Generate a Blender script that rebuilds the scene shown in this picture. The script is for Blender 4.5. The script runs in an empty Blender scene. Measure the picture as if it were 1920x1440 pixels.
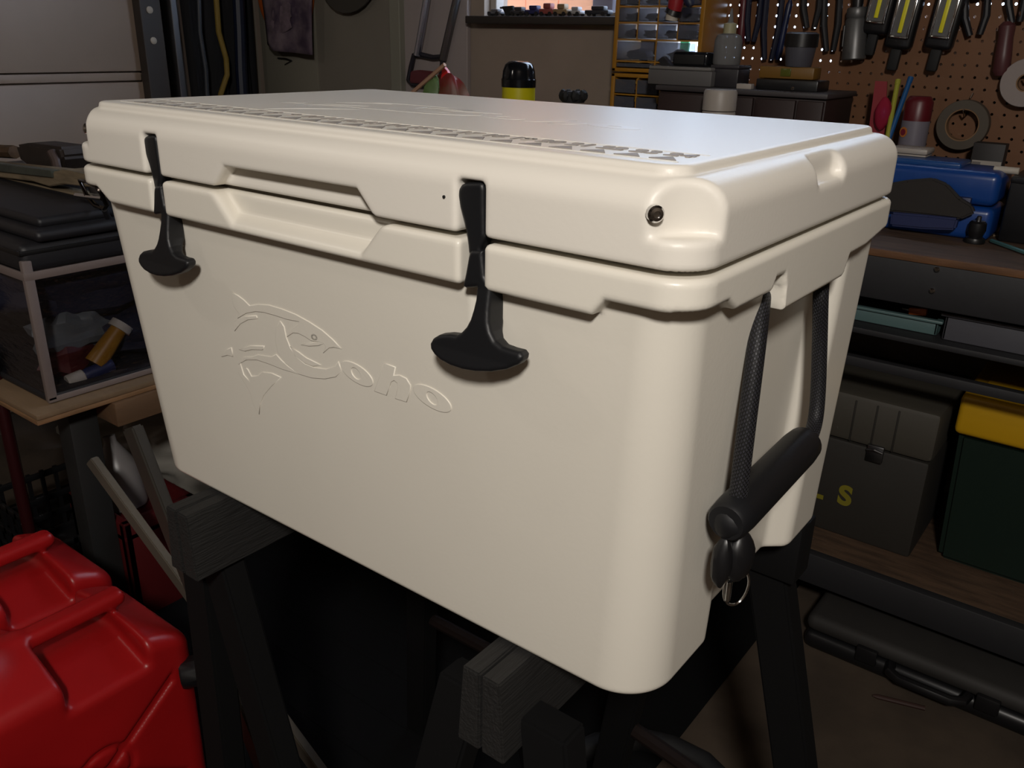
import bpy, bmesh, math, random
import numpy as np
from mathutils import Vector, Matrix
random.seed(7)
PI = math.pi
SC = bpy.context.scene
COL = SC.collection
# ------------------------------------------------------------------ camera, world, lights, exposure
F_PX = 1611.62
CAM = Vector((0.56027, -0.4478, 1.26455))
yaw, pit, rol = -0.6459, -0.3833, 0.0220
def cam_axes():
    f = Vector((math.sin(yaw)*math.cos(pit), math.cos(yaw)*math.cos(pit), math.sin(pit)))
    r = f.cross(Vector((0, 0, 1))).normalized(); u = r.cross(f)
    return r*math.cos(rol)+u*math.sin(rol), -r*math.sin(rol)+u*math.cos(rol), f
RX, UX, FX = cam_axes()
cd = bpy.data.cameras.new('camera'); cam = bpy.data.objects.new('camera', cd); COL.objects.link(cam)
cd.sensor_width = 36; cd.lens = F_PX/1920*36; cd.clip_start = 0.02; cd.clip_end = 60
m = Matrix((RX, UX, -FX)).transposed().to_4x4(); m.translation = CAM
cam.matrix_world = m
SC.camera = cam
def ray(px, py):
    return RX*((px-960)/F_PX) - UX*((py-720)/F_PX) + FX
def at(px, py, ax, v):
    "point of the world seen at a photograph pixel on an axis plane (survey helper)"
    i = 'xyz'.index(ax); d = ray(px, py)
    return CAM + d*((v-CAM[i])/d[i])

W = bpy.data.worlds.new('world'); SC.world = W; W.use_nodes = True
bg = W.node_tree.nodes['Background']; bg.inputs[0].default_value = (0.66, 0.78, 1.0, 1); bg.inputs[1].default_value = 10.0

def lamp(name, kind, loc, energy, color, size=0.1, target=None, **kw):
    l = bpy.data.lights.new(name, kind); l.energy = energy; l.color = color
    if kind == 'AREA':
        l.size = size
        for k, v in kw.items(): setattr(l, k, v)
    else: l.shadow_soft_size = size
    o = bpy.data.objects.new(name, l); COL.objects.link(o); o.location = loc
    if target is not None:
        o.rotation_euler = (Vector(target)-Vector(loc)).to_track_quat('-Z', 'Y').to_euler()
    return o
lamp('garage_bulb_light', 'POINT', (1.02, -1.12, 2.02), 103, (1.0, 0.943, 0.875), 0.10)
lamp('far_bulb_light', 'POINT', (-1.3, -0.7, 2.15), 6, (1.0, 0.92, 0.82), 0.06)
SC.view_settings.view_transform = 'Standard'; SC.view_settings.look = 'None'
SC.view_settings.gamma = 1; SC.view_settings.use_curve_mapping = False
SC.view_settings.exposure = 0.0

# ------------------------------------------------------------------ materials
MATS = {}
def s2l(c):
    return tuple(((x/255)/12.92 if x/255 <= .04045 else ((x/255+.055)/1.055)**2.4) for x in c)
def mat(name, col, rough=.5, metal=0, bump=0, bscale=60, var=0, vscale=6, spec=.5, trans=0, alpha=1, emit=0, col2=None, coat=0, stretch=None):
    if name in MATS: return MATS[name]
    M = bpy.data.materials.new(name); M.use_nodes = True; nt = M.node_tree; N = nt.nodes; L = nt.links
    b = N['Principled BSDF']; c = s2l(col)+(1,)
    b.inputs['Base Color'].default_value = c; b.inputs['Roughness'].default_value = rough
    b.inputs['Metallic'].default_value = metal; b.inputs['Specular IOR Level'].default_value = spec
    b.inputs['Transmission Weight'].default_value = trans; b.inputs['Alpha'].default_value = alpha
    b.inputs['Coat Weight'].default_value = coat
    if emit:
        b.inputs['Emission Color'].default_value = c; b.inputs['Emission Strength'].default_value = emit
    tc = N.new('ShaderNodeTexCoord'); mp = N.new('ShaderNodeMapping'); L.new(tc.outputs['Object'], mp.inputs[0])
    if stretch: mp.inputs['Scale'].default_value = stretch
    if var:
        n = N.new('ShaderNodeTexNoise'); n.inputs['Scale'].default_value = vscale; n.inputs['Detail'].default_value = 6
        L.new(mp.outputs[0], n.inputs['Vector'])
        r = N.new('ShaderNodeValToRGB'); c2 = s2l(col2)+(1,) if col2 else tuple(x*(1-var) for x in c[:3])+(1,)
        r.color_ramp.elements[0].color = c2; r.color_ramp.elements[1].color = c
        r.color_ramp.elements[0].position = .35; r.color_ramp.elements[1].position = .62
        L.new(n.outputs[0], r.inputs[0]); L.new(r.outputs[0], b.inputs['Base Color'])
    if bump:
        n = N.new('ShaderNodeTexNoise'); n.inputs['Scale'].default_value = bscale; n.inputs['Detail'].default_value = 4
        L.new(mp.outputs[0], n.inputs['Vector'])
        bm_ = N.new('ShaderNodeBump'); bm_.inputs['Strength'].default_value = bump; bm_.inputs['Distance'].default_value = .002
        L.new(n.outputs[0], bm_.inputs['Height']); L.new(bm_.outputs[0], b.inputs['Normal'])
    MATS[name] = M; return M
WHITE = mat('white_rotomoulded_plastic', (226, 221, 209), .34, bump=.05, bscale=260, spec=.5, var=.02, vscale=9)
LIDW = mat('white_lid_plastic', (226, 221, 211), .40, bump=.05, bscale=300, spec=.4)
PANELW = mat('white_lid_panel_plastic', (226, 222, 214), .36, bump=.12, bscale=520, spec=.6)
RUBBER = mat('black_rubber', (17, 18, 21), .48, bump=.06, bscale=200)
BLACKP = mat('black_plastic', (20, 20, 22), .38)
BLACKM = mat('matt_black', (16, 16, 17), .75)
CHROME = mat('chrome', (200, 200, 200), .12, 1)
STEEL = mat('grey_steel', (120, 120, 122), .35, 1)
SILVER = mat('silver_paint', (100, 100, 100), .42, .6)
PLASTER = mat('aged_cream_plaster', (140, 126, 114), .85, bump=.3, bscale=40, var=.12, vscale=5)
GREYP = mat('grey_painted_panel', (120, 114, 104), .6, bump=.1, bscale=30, var=.06, vscale=4)
LIGHTP = mat('pale_grey_board', (150, 140, 138), .6, bump=.1, bscale=30, var=.05)
DOORM = mat('garage_door_steel', (156, 138, 124), .5, bump=.15, bscale=25, var=.09, vscale=3)
CONC = mat('concrete_floor', (74, 62, 50), .9, bump=.5, bscale=30, var=.35, vscale=7)
PEGM = mat('pegboard_brown', (108, 70, 40), .6, bump=.1, bscale=80, var=.12, vscale=6)
WOOD = mat('worn_bench_wood', (84, 64, 48), .7, bump=.25, bscale=30, var=.45, vscale=10, stretch=(1, 6, 6))
PLY = mat('plywood', (124, 102, 78), .6, bump=.15, bscale=30, var=.18, vscale=6, stretch=(1, 5, 5))
PLYE = mat('plywood_edge', (136, 102, 70), .7, bump=.2, bscale=90, var=.3, vscale=14, stretch=(1, 1, 9))
BGREY = mat('bench_grey_paint', (34, 34, 37), .6, bump=.2, bscale=30, var=.15)
BEAM = mat('black_horse_beam', (26, 25, 24), .75, bump=.9, bscale=40, var=.3, vscale=20, stretch=(9, 1, 9))
HORSE = mat('horse_black_metal', (9, 9, 10), .8, bump=.1, spec=.2)
RUST = mat('horse_brown_edge', (26, 17, 14), .8, bump=.1, spec=.2)
RED = mat('red_can_plastic', (168, 22, 24), .36, bump=.08, bscale=140, spec=.45, var=.16, vscale=5)
REDD = mat('dark_red', (80, 16, 18), .5)
YEL = mat('yellow_plastic', (190, 146, 16), .45)
YELC = mat('yellow_can_paint', (196, 186, 20), .35)
ORNG = mat('orange_plastic', (170, 84, 30), .5)
ORGF = mat('organizer_yellow', (150, 104, 24), .45)
BLUE = mat('blue_tool_case', (18, 60, 128), .3, bump=.04)
BLUED = mat('dark_blue', (26, 36, 78), .5)
NAVY = mat('navy_grip', (24, 30, 52), .5)
GREEN = mat('dark_green_plastic', (10, 30, 22), .5)
OLIVE = mat('olive_grey_chest', (38, 35, 30), .7, bump=.15, bscale=40, var=.12)
TEAL = mat('pale_teal_tray', (80, 104, 104), .45)
GTRAY = mat('grey_plastic_tray', (76, 76, 82), .5)
MAROON = mat('dark_brown_cabinet', (44, 28, 26), .6, var=.2, bump=.1)
WPL = mat('white_plastic', (160, 152, 144), .45)
WDULL = mat('dull_white', (176, 168, 156), .6)
CLOTHD = mat('dark_vinyl', (30, 30, 34), .5, bump=.4, bscale=16)
PIPING = mat('grey_piping', (116, 104, 100), .6, bump=.2)
LEATH = mat('dark_brown_leather', (30, 25, 22), .7, bump=.4, bscale=24)
PAPER = mat('paper', (120, 102, 82), .8)
DUSTW = mat('dusty_wood', (132, 116, 92), .85, bump=.6, bscale=30, var=.4, vscale=12, stretch=(1, 5, 5))
PURPLE = mat('dark_purple_cloth', (62, 48, 66), .9, var=.4, vscale=14, col2=(110, 96, 104), bump=.3)
YSTRIP = mat('led_yellow_strip', (216, 208, 40), .4)
def film():
    M = bpy.data.materials.new('clear_vinyl'); M.use_nodes = True; nt = M.node_tree; N = nt.nodes; L = nt.links
    N.remove(N['Principled BSDF']); o = N['Material Output']
    t = N.new('ShaderNodeBsdfTransparent'); t.inputs[0].default_value = (.86, .86, .88, 1)
    g = N.new('ShaderNodeBsdfGlossy'); g.inputs[1].default_value = .18; g.inputs[0].default_value = (.7, .7, .75, 1)
    x = N.new('ShaderNodeMixShader'); x.inputs[0].default_value = .10
    n = N.new('ShaderNodeTexNoise'); n.inputs['Scale'].default_value = 14
    b = N.new('ShaderNodeBump'); b.inputs['Strength'].default_value = .7; b.inputs['Distance'].default_value = .01
    L.new(n.outputs[0], b.inputs['Height']); L.new(b.outputs[0], g.inputs['Normal'])
    L.new(t.outputs[0], x.inputs[1]); L.new(g.outputs[0], x.inputs[2]); L.new(x.outputs[0], o.inputs[0])
    return M
FILM = film()
def milky(name, col, tr):
    M = bpy.data.materials.new(name); M.use_nodes = True; nt = M.node_tree; N = nt.nodes; L = nt.links
    N.remove(N['Principled BSDF']); o = N['Material Output']
    t = N.new('ShaderNodeBsdfTransparent'); t.inputs[0].default_value = (.85, .88, .95, 1)
    d = N.new('ShaderNodeBsdfDiffuse'); d.inputs[0].default_value = s2l(col)+(1,)
    g = N.new('ShaderNodeBsdfTranslucent'); g.inputs[0].default_value = s2l(col)+(1,)
    a = N.new('ShaderNodeMixShader'); a.inputs[0].default_value = .5
    x = N.new('ShaderNodeMixShader'); x.inputs[0].default_value = tr
    L.new(d.outputs[0], a.inputs[1]); L.new(g.outputs[0], a.inputs[2])
    L.new(a.outputs[0], x.inputs[1]); L.new(t.outputs[0], x.inputs[2]); L.new(x.outputs[0], o.inputs[0])
    return M
DRAWER = milky('cloudy_drawer_plastic', (120, 122, 132), .45)
BOTTLE = milky('cloudy_bottle_plastic', (150, 150, 150), .15)
SHEET = milky('cloudy_sheet_plastic', (120, 120, 112), .1)
PACK = milky('pink_blister_plastic', (200, 60, 90), .3)
def glass():
    M = bpy.data.materials.new('window_glass'); M.use_nodes = True; nt = M.node_tree; N = nt.nodes; L = nt.links
    N.remove(N['Principled BSDF']); o = N['Material Output']
    t = N.new('ShaderNodeBsdfTransparent'); t.inputs[0].default_value = (.93, .95, .96, 1)
    g = N.new('ShaderNodeBsdfGlossy'); g.inputs[1].default_value = .02
    x = N.new('ShaderNodeMixShader'); x.inputs[0].default_value = .06
    L.new(t.outputs[0], x.inputs[1]); L.new(g.outputs[0], x.inputs[2]); L.new(x.outputs[0], o.inputs[0])
    return M
GLASS = glass()
def rope_mat():
    M = bpy.data.materials.new('braided_black_rope'); M.use_nodes = True; nt = M.node_tree; N = nt.nodes; L = nt.links
    b = N['Principled BSDF']; b.inputs['Roughness'].default_value = .55
    uv = N.new('ShaderNodeUVMap'); w = N.new('ShaderNodeTexBrick')
    w.inputs['Color1'].default_value = (.010, .010, .016, 1); w.inputs['Color2'].default_value = (.016, .015, .020, 1)
    w.inputs['Mortar'].default_value = (.002, .002, .002, 1); w.inputs['Scale'].default_value = 1
    w.inputs['Brick Width'].default_value = 1.0; w.inputs['Row Height'].default_value = 1.0
    w.inputs['Mortar Size'].default_value = .22; w.inputs['Mortar Smooth'].default_value = .8
    mp = N.new('ShaderNodeMapping'); mp.inputs['Rotation'].default_value = (0, 0, .7)
    L.new(uv.outputs[0], mp.inputs[0]); L.new(mp.outputs[0], w.inputs['Vector']); L.new(w.outputs['Color'], b.inputs['Base Color'])
    bp = N.new('ShaderNodeBump'); bp.inputs['Strength'].default_value = 1; bp.inputs['Distance'].default_value = .0009
    bp.invert = True
    L.new(w.outputs['Fac'], bp.inputs['Height']); L.new(bp.outputs[0], b.inputs['Normal'])
    return M
ROPE = rope_mat()
RULER = mat('ruler_grey', (150, 144, 138), .6, spec=.25)  # ruler marks set greyer than the lid plastic

# ------------------------------------------------------------------ object helpers
ORG = {}
def link(o, parent):
    COL.objects.link(o)
    if parent is not None: o.parent = parent; ORG[o] = ORG[parent]
def thing(name, label, cat, loc=(0, 0, 0), group=None):
    o = bpy.data.objects.new(name, None); COL.objects.link(o); o.location = loc; o.empty_display_size = .05
    ORG[o] = Vector(loc); tag(o, label, cat, group); return o
def tag(o, label=None, cat=None, group=None, kind=None):
    if label: o['label'] = label
    if cat: o['category'] = cat
    if group: o['group'] = group
    if kind: o['kind'] = kind
    return o
def mesh_obj(name, V, Fc, material, parent=None, smooth=True, uv=None):
    me = bpy.data.meshes.new(name)
    off = ORG.get(parent, Vector((0, 0, 0)))
    V = np.asarray([tuple(v) for v in V] if not isinstance(V, np.ndarray) else V, dtype=float) - np.array(off)
    if isinstance(Fc, np.ndarray):
        me.vertices.add(len(V)); me.vertices.foreach_set('co', V.ravel())
        n = Fc.shape[1]
        me.loops.add(Fc.size); me.loops.foreach_set('vertex_index', Fc.ravel().astype(np.int32))
        me.polygons.add(len(Fc)); me.polygons.foreach_set('loop_start', np.arange(0, Fc.size, n, dtype=np.int32))
        me.update(calc_edges=True)
    else:
        me.from_pydata([tuple(v) for v in V], [], Fc)
    me.validate()
    me.materials.append(material)
    if smooth: me.polygons.foreach_set('use_smooth', [True]*len(me.polygons))
    me.update()
    o = bpy.data.objects.new(name, me); link(o, parent)
    return o
class B:
    "collects primitives in world coordinates into one mesh"
    def __init__(s): s.bm = bmesh.new()
    def box(s, x0, x1, y0, y1, z0, z1, bev=0, seg=2, mtx=None):
        r = bmesh.ops.create_cube(s.bm, size=1)['verts']
        for v in r:
            v.co = Vector(((x0+x1)/2+v.co.x*(x1-x0), (y0+y1)/2+v.co.y*(y1-y0), (z0+z1)/2+v.co.z*(z1-z0)))
        if bev:
            es = list({e for v in r for e in v.link_edges})
            k = bmesh.ops.bevel(s.bm, geom=es, offset=bev, segments=seg, affect='EDGES', profile=.5)
            r = list({v for f in k['faces'] for v in f.verts} | {v for v in r if v.is_valid})
        if mtx is not None:
            for v in r: v.co = mtx @ v.co
        return s
    def tube(s, pts, rad, n=10, cap=True, close=False):
        pts = [Vector(p) for p in pts]; m_ = len(pts); rings = []
        rr = rad if isinstance(rad, (list, tuple)) else [rad]*m_
        up = None
        for i, p in enumerate(pts):
            a = pts[(i-1) % m_] if (i > 0 or close) else p; b = pts[(i+1) % m_] if (i < m_-1 or close) else p
            t = (b-a).normalized()
            if up is None: up = t.orthogonal().normalized()
            up = (up - t*up.dot(t)).normalized(); w = t.cross(up)
            rings.append([s.bm.verts.new(p+(up*math.cos(2*PI*k/n)+w*math.sin(2*PI*k/n))*rr[i]) for k in range(n)])
        for i in range(m_ if close else m_-1):
            A, Bq = rings[i], rings[(i+1) % m_]
            for k in range(n): s.bm.faces.new((A[k], A[(k+1) % n], Bq[(k+1) % n], Bq[k]))
        if cap and not close:
            s.bm.faces.new(list(reversed(rings[0]))); s.bm.faces.new(rings[-1])
        return s
    def lathe(s, prof, c, axis=(0, 0, 1), n=20, cap=True):
        ax = Vector(axis).normalized(); u = ax.orthogonal().normalized(); w = ax.cross(u); c = Vector(c); rings = []
        for r, h in prof:
            rings.append([s.bm.verts.new(c+ax*h+(u*math.cos(2*PI*k/n)+w*math.sin(2*PI*k/n))*max(r, 1e-5)) for k in range(n)])
        for A, Bq in zip(rings, rings[1:]):
            for k in range(n): s.bm.faces.new((A[k], A[(k+1) % n], Bq[(k+1) % n], Bq[k]))
        if cap: s.bm.faces.new(list(reversed(rings[0]))); s.bm.faces.new(rings[-1])
        else: bmesh.ops.remove_doubles(s.bm, verts=s.bm.verts[:], dist=1e-5)
        return s
    def prism(s, poly, d, bev=0):
        "polygon of 3d points pushed along vector d"
        d = Vector(d); a = [s.bm.verts.new(Vector(p)) for p in poly]; b = [s.bm.verts.new(Vector(p)+d) for p in poly]
        n = len(a); fs = [s.bm.faces.new(a), s.bm.faces.new(list(reversed(b)))]
        for i in range(n): fs.append(s.bm.faces.new((a[i], b[i], b[(i+1) % n], a[(i+1) % n])))
        bmesh.ops.recalc_face_normals(s.bm, faces=fs)
        if bev:
            bmesh.ops.bevel(s.bm, geom=list({e for f in fs for e in f.edges}), offset=bev, segments=2, affect='EDGES', clamp_overlap=True)
        return s
    def blob(s, c, r, seed=0, amp=.15, seg=14):
        k = bmesh.ops.create_uvsphere(s.bm, u_segments=seg, v_segments=seg//2+2, radius=1)['verts']
        rnd = random.Random(seed); ph = [rnd.uniform(0, 6) for _ in range(6)]
        for v in k:
            d = v.co.copy()
            q = 1+amp*(math.sin(5*d.x+ph[0])*math.cos(4*d.y+ph[1])+math.sin(7*d.z+ph[2]+3*d.x)*.7+math.sin(11*d.y+ph[3])*.4)
            v.co = Vector(c)+Vector((d.x*r[0], d.y*r[1], d.z*r[2]))*q
        return s
    def done(s, name, material, parent=None, smooth=True, angle=35):
        bmesh.ops.recalc_face_normals(s.bm, faces=s.bm.faces[:])
        off = ORG.get(parent, Vector((0, 0, 0)))
        for v in s.bm.verts: v.co -= off
        me = bpy.data.meshes.new(name)
        if smooth:
            for f in s.bm.faces: f.smooth = True
            for e in s.bm.edges:
                if len(e.link_faces) == 2 and e.calc_face_angle(0) > math.radians(angle): e.smooth = False
        s.bm.to_mesh(me); s.bm.free(); me.materials.append(material)
        o = bpy.data.objects.new(name, me); link(o, parent); return o
def rotz(c, a):
    c = Vector(c); return Matrix.Translation(c) @ Matrix.Rotation(a, 4, 'Z') @ Matrix.Translation(-c)
def rota(c, a, ax):
    c = Vector(c); return Matrix.Translation(c) @ Matrix.Rotation(a, 4, ax) @ Matrix.Translation(-c)

# ------------------------------------------------------------------ signed distance modelling for the moulded plastic
def smax(a, b, k):
    h = np.clip(k-np.abs(a-b), 0, None)/k
    return np.maximum(a, b)+h*h*k*.25
def smin(a, b, k): return -smax(-a, -b, k)
def rint(a, b, r):
    "intersection with a rounded edge of radius r"
    u = a+r; v = b+r
    return np.minimum(np.maximum(u, v), 0)+np.sqrt(np.maximum(u, 0)**2+np.maximum(v, 0)**2)-r
def rrect(x, y, cx, cy, hx, hy, r):
    qx = np.abs(x-cx)-hx+r; qy = np.abs(y-cy)-hy+r
    return np.minimum(np.maximum(qx, qy), 0)+np.sqrt(np.maximum(qx, 0)**2+np.maximum(qy, 0)**2)-r
def rbox(x, y, z, x0, x1, y0, y1, z0, z1, r):
    q = [np.abs(a-(l+h)/2)-(h-l)/2+r for a, l, h in ((x, x0, x1), (y, y0, y1), (z, z0, z1))]
    return np.minimum(np.maximum(np.maximum(q[0], q[1]), q[2]), 0)+np.sqrt(sum(np.maximum(k, 0)**2 for k in q))-r
def poly2(x, y, P):
    P = np.array(P); d = np.full(x.shape, 1e9); s = np.ones(x.shape)
    n = len(P)
    for i in range(n):
        a = P[i]; b = P[i-1]; ex, ey = b-a; wx, wy = x-a[0], y-a[1]
        t = np.clip((wx*ex+wy*ey)/(ex*ex+ey*ey), 0, 1)
        d = np.minimum(d, (wx-ex*t)**2+(wy-ey*t)**2)
        c1 = y >= a[1]; c2 = y < b[1]; c3 = ex*wy > ey*wx
        flip = (c1 & c2 & c3) | (~c1 & ~c2 & ~c3)
        s = np.where(flip, -s, s)
    return s*np.sqrt(d)
def sdf_mesh(f, lo, hi, h):
    lo = np.array(lo, float); n = np.ceil((np.array(hi)-lo)/h/4).astype(int)*4
    g = np.stack(np.meshgrid(*[np.arange(k//4) for k in n], indexing='ij'), -1).reshape(-1, 3)
    c = lo+(g*4+1.5)*h
    fc = f(c[:, 0], c[:, 1], c[:, 2])
    Fg = np.repeat(np.repeat(np.repeat(fc.reshape(n//4), 4, 0), 4, 1), 4, 2)
    near = np.abs(fc) < 5*h*1.4
    off = np.stack(np.meshgrid(*[np.arange(4)]*3, indexing='ij'), -1).reshape(-1, 3)
    I = (g[near][:, None, :]*4+off[None]).reshape(-1, 3)
    for a in range(0, len(I), 400000):
        J = I[a:a+400000]; p = lo+J*h
        Fg[J[:, 0], J[:, 1], J[:, 2]] = f(p[:, 0], p[:, 1], p[:, 2])
    S = Fg < 0
    cnt = np.zeros(n-1, np.int8)
    for dx in (0, 1):
        for dy in (0, 1):
            for dz in (0, 1): cnt += S[dx:n[0]-1+dx, dy:n[1]-1+dy, dz:n[2]-1+dz]
    cells = np.argwhere((cnt > 0) & (cnt < 8)); idx = np.full(n-1, -1); idx[tuple(cells.T)] = np.arange(len(cells))
    acc = np.zeros((len(cells), 3)); num = np.zeros(len(cells))
    cr = [(a, b, c_) for a in (0, 1) for b in (0, 1) for c_ in (0, 1)]
    for i, p in enumerate(cr):
        for q in cr[i+1:]:
            if sum(abs(p[k]-q[k]) for k in range(3)) != 1: continue
            fp = Fg[tuple((cells+p).T)]; fq = Fg[tuple((cells+q).T)]
            mk = (fp < 0) != (fq < 0); t = np.where(mk, fp/np.where(mk, fp-fq, 1), 0)
            pos = np.array(p)+t[:, None]*(np.array(q)-np.array(p))
            acc[mk] += pos[mk]; num[mk] += 1
    V = lo+(cells+acc/num[:, None])*h
    quads = []
    for ax in range(3):
        sl = [slice(1, n[k]-1) for k in range(3)]; sl[ax] = slice(0, n[ax]-1)
        s2 = list(sl); s2[ax] = slice(1, n[ax])
        A = S[tuple(sl)]; Bq = S[tuple(s2)]
        e = np.argwhere(A != Bq)
        o = [1, 1, 1]; o[ax] = 0; e = e+o
        u, v = [(1, 2), (2, 0), (0, 1)][ax]
        du = np.zeros(3, int); du[u] = 1; dv = np.zeros(3, int); dv[v] = 1
        q = np.stack([idx[tuple((e-du-dv).T)], idx[tuple((e-dv).T)], idx[tuple(e.T)], idx[tuple((e-du).T)]], 1)
        inside = S[tuple(e.T)]
        q[~inside] = q[~inside][:, ::-1]
        quads.append(q)
    Q = np.concatenate(quads); Q = Q[(Q >= 0).all(1)]
    for _ in range(2):
        fv = f(V[:, 0], V[:, 1], V[:, 2]); G = np.zeros_like(V); ep = .0004
        for k in range(3):
            d = np.zeros(3); d[k] = ep; a = V+d; b = V-d
            G[:, k] = (f(a[:, 0], a[:, 1], a[:, 2])-f(b[:, 0], b[:, 1], b[:, 2]))/(2*ep)
        st = -fv[:, None]*G/np.maximum((G**2).sum(1), .3)[:, None]
        l = np.linalg.norm(st, axis=1); st *= np.minimum(1, .4*h/np.maximum(l, 1e-9))[:, None]
        V = V+st
    return V, Q

# ------------------------------------------------------------------ the room
ROOM_X0, ROOM_X1, ROOM_Y0, ROOM_Y1, CEIL = -2.5, 2.3, -2.6, 1.87, 2.45
def struct(name, b, m_, smooth=False, **kw):
    o = b.done(name, m_, None, smooth, **kw); o['kind'] = 'structure'; return o
struct('floor', B().box(ROOM_X0-.1, ROOM_X1+.1, ROOM_Y0-.1, ROOM_Y1+.1, -.1, 0), CONC)
struct('ceiling', B().box(ROOM_X0-.1, ROOM_X1+.1, ROOM_Y0-.1, ROOM_Y1+.1, CEIL, CEIL+.1), mat('dark_rafters', (58, 46, 36), .9))
DARKW = mat('dim_unpainted_wall', (84, 72, 60), .9, var=.15)
struct('wall_right', B().box(ROOM_X1, ROOM_X1+.1, ROOM_Y0, ROOM_Y1, 0, CEIL), DARKW)
struct('wall_front', B().box(ROOM_X0, ROOM_X1, ROOM_Y0-.1, ROOM_Y0, 0, CEIL), DARKW)
WX0, WX1, WZ0, WZ1 = at(908, 20, 'y', 1.87).x, .25, .78+.545, 2.12
w = B()
w.box(ROOM_X0-.1, WX0, ROOM_Y1, ROOM_Y1+.12, 0, CEIL).box(WX1, ROOM_X1+.1, ROOM_Y1, ROOM_Y1+.12, 0, CEIL)
VX0, VX1, VZ0 = at(1242, 40, 'y', 1.87).x, -.175, .78+.42
w.box(WX0, VX0, ROOM_Y1, ROOM_Y1+.12, 0, WZ0).box(VX0, VX1, ROOM_Y1, ROOM_Y1+.12, 0, VZ0).box(VX1, WX1, ROOM_Y1, ROOM_Y1+.12, 0, WZ0).box(WX0, WX1, ROOM_Y1, ROOM_Y1+.12, WZ1, CEIL)
struct('wall_back', w, PLASTER)
# left wall with the sectional garage door
DY1 = at(245, 0, 'x', -2.5).y
w = B().box(ROOM_X0-.1, ROOM_X0, DY1+.02, ROOM_Y1, 0, CEIL).box(ROOM_X0-.1, ROOM_X0, ROOM_Y0, DY1+.02, 2.2, CEIL)
w.box(ROOM_X0-.1, ROOM_X0, ROOM_Y0, ROOM_Y0+.3, 0, 2.2)
struct('wall_left', w, GREYP)
zs = at(130, 147, 'x', -2.47).z
gd = B(); gd.box(-2.56, -2.52, ROOM_Y0+.3, DY1+.02, 0, 2.2)
door = struct('door_1', gd, DOORM); ORG[door] = Vector((0, 0, 0))
for k in range(-3, 3):
    z0 = zs+k*.46
    p = B().box(-2.53, -2.487, ROOM_Y0+.3, DY1, max(z0+.018, .01), min(z0+.46-.018, 2.19), .004)
    p.done('door_panel', DOORM, door)
    if 0 < z0 < 2.15: B().box(-2.53, -2.495, ROOM_Y0+.3, DY1, z0-.014, z0+.014, .004).done('panel_joint', DOORM, door)
tr = B().box(-2.487, -2.44, DY1-.005, DY1+.075, 0, 2.2, .003)
o = struct('trim_1', tr, mat('dark_door_stile', (56, 50, 46), .5))
ORG[o] = Vector((0, 0, 0))
for zz in (at(265, 18, 'x', -2.44).z, at(272, 76, 'x', -2.44).z, at(265, 18, 'x', -2.44).z+.3):
    B().lathe([(.012, 0), (.012, .004), (.006, .008)], (-2.44, DY1+.03, zz), (1, 0, 0), 12).done('bolt_head', WDULL, o)
struct('trim_2', B().box(-2.47, -2.40, DY1+.09, DY1+.115, 0, 2.3, .003), STEEL)
struct('trim_3', B().box(-2.50, -2.45, DY1+.125, DY1+.24, 0, 2.3, .004), mat('brown_jamb', (96, 84, 76), .7, var=.1))
# window in the back wall: frame, panes, deep sill
def window(name, x0, x1, z0, z1):
    wf = B()
    for x in (x0, x1-.025): wf.box(x, x+.025, ROOM_Y1+.03, ROOM_Y1+.07, z0, z1, .003)
    for z in (z0, z1-.03): wf.box(x0, x1, ROOM_Y1+.03, ROOM_Y1+.07, z, z+.03 if z > z0 else z+.014, .003)
    wo = struct(name, wf, WPL); ORG[wo] = Vector((0, 0, 0))
    B().box(x0+.02, x1-.02, ROOM_Y1+.048, ROOM_Y1+.052, z0+.012, z1-.03).done('pane', GLASS, wo)
    return wo
wo = window('window_1', WX0, VX0, WZ0, WZ1)
window('window_2', VX0, VX1, VZ0, WZ1)
window('window_3', VX1, WX1, WZ0, WZ1)
B().box(WX0-.03, at(1236, 40, 'y', 1.82).x, 1.81, ROOM_Y1+.03, WZ0-.022, WZ0, .003).done('window_sill', mat('dark_sill', (44, 38, 34), .7), wo)
# peach-coloured fence boards a little way outside, sky either side of them
fence = thing('board_fence', 'peach coloured fence boards outside the window', 'fence', (-1.0, 2.5, 0))
fx0 = at(928, 15, 'y', 2.3).x; fx1 = at(1112, 15, 'y', 2.3).x
nb = 3
for k in range(nb):
    a = fx0+(fx1-fx0)*k/nb
    B().box(a, a+(fx1-fx0)/nb-.004, 2.3, 2.32, 0, 2.6).done('board', mat('peach_paint', (252, 188, 150), .8, var=.05), fence)
t = thing('shrub', 'green shrub just outside right half of the window', 'shrub', (fx1+.1, 2.3, 0))
B().blob((fx1+.26, 2.35, 1.3), (.10, .05, .5), 3, .12).done('foliage', mat('green_leaf', (30, 120, 70), .8, var=.5, vscale=30), t)
B().tube([(fx1+.26, 2.35, 0), (fx1+.26, 2.35, 1.0)], .02).done('stem', WOOD, t)
t = B().box(fx1+.01, fx1+.09, 2.28, 2.34, 0, 2.4, .003).done('fence_post', mat('dark_post', (62, 56, 64), .8))
tag(t, 'dark post at the right end of the peach fence outside', 'post')
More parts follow.
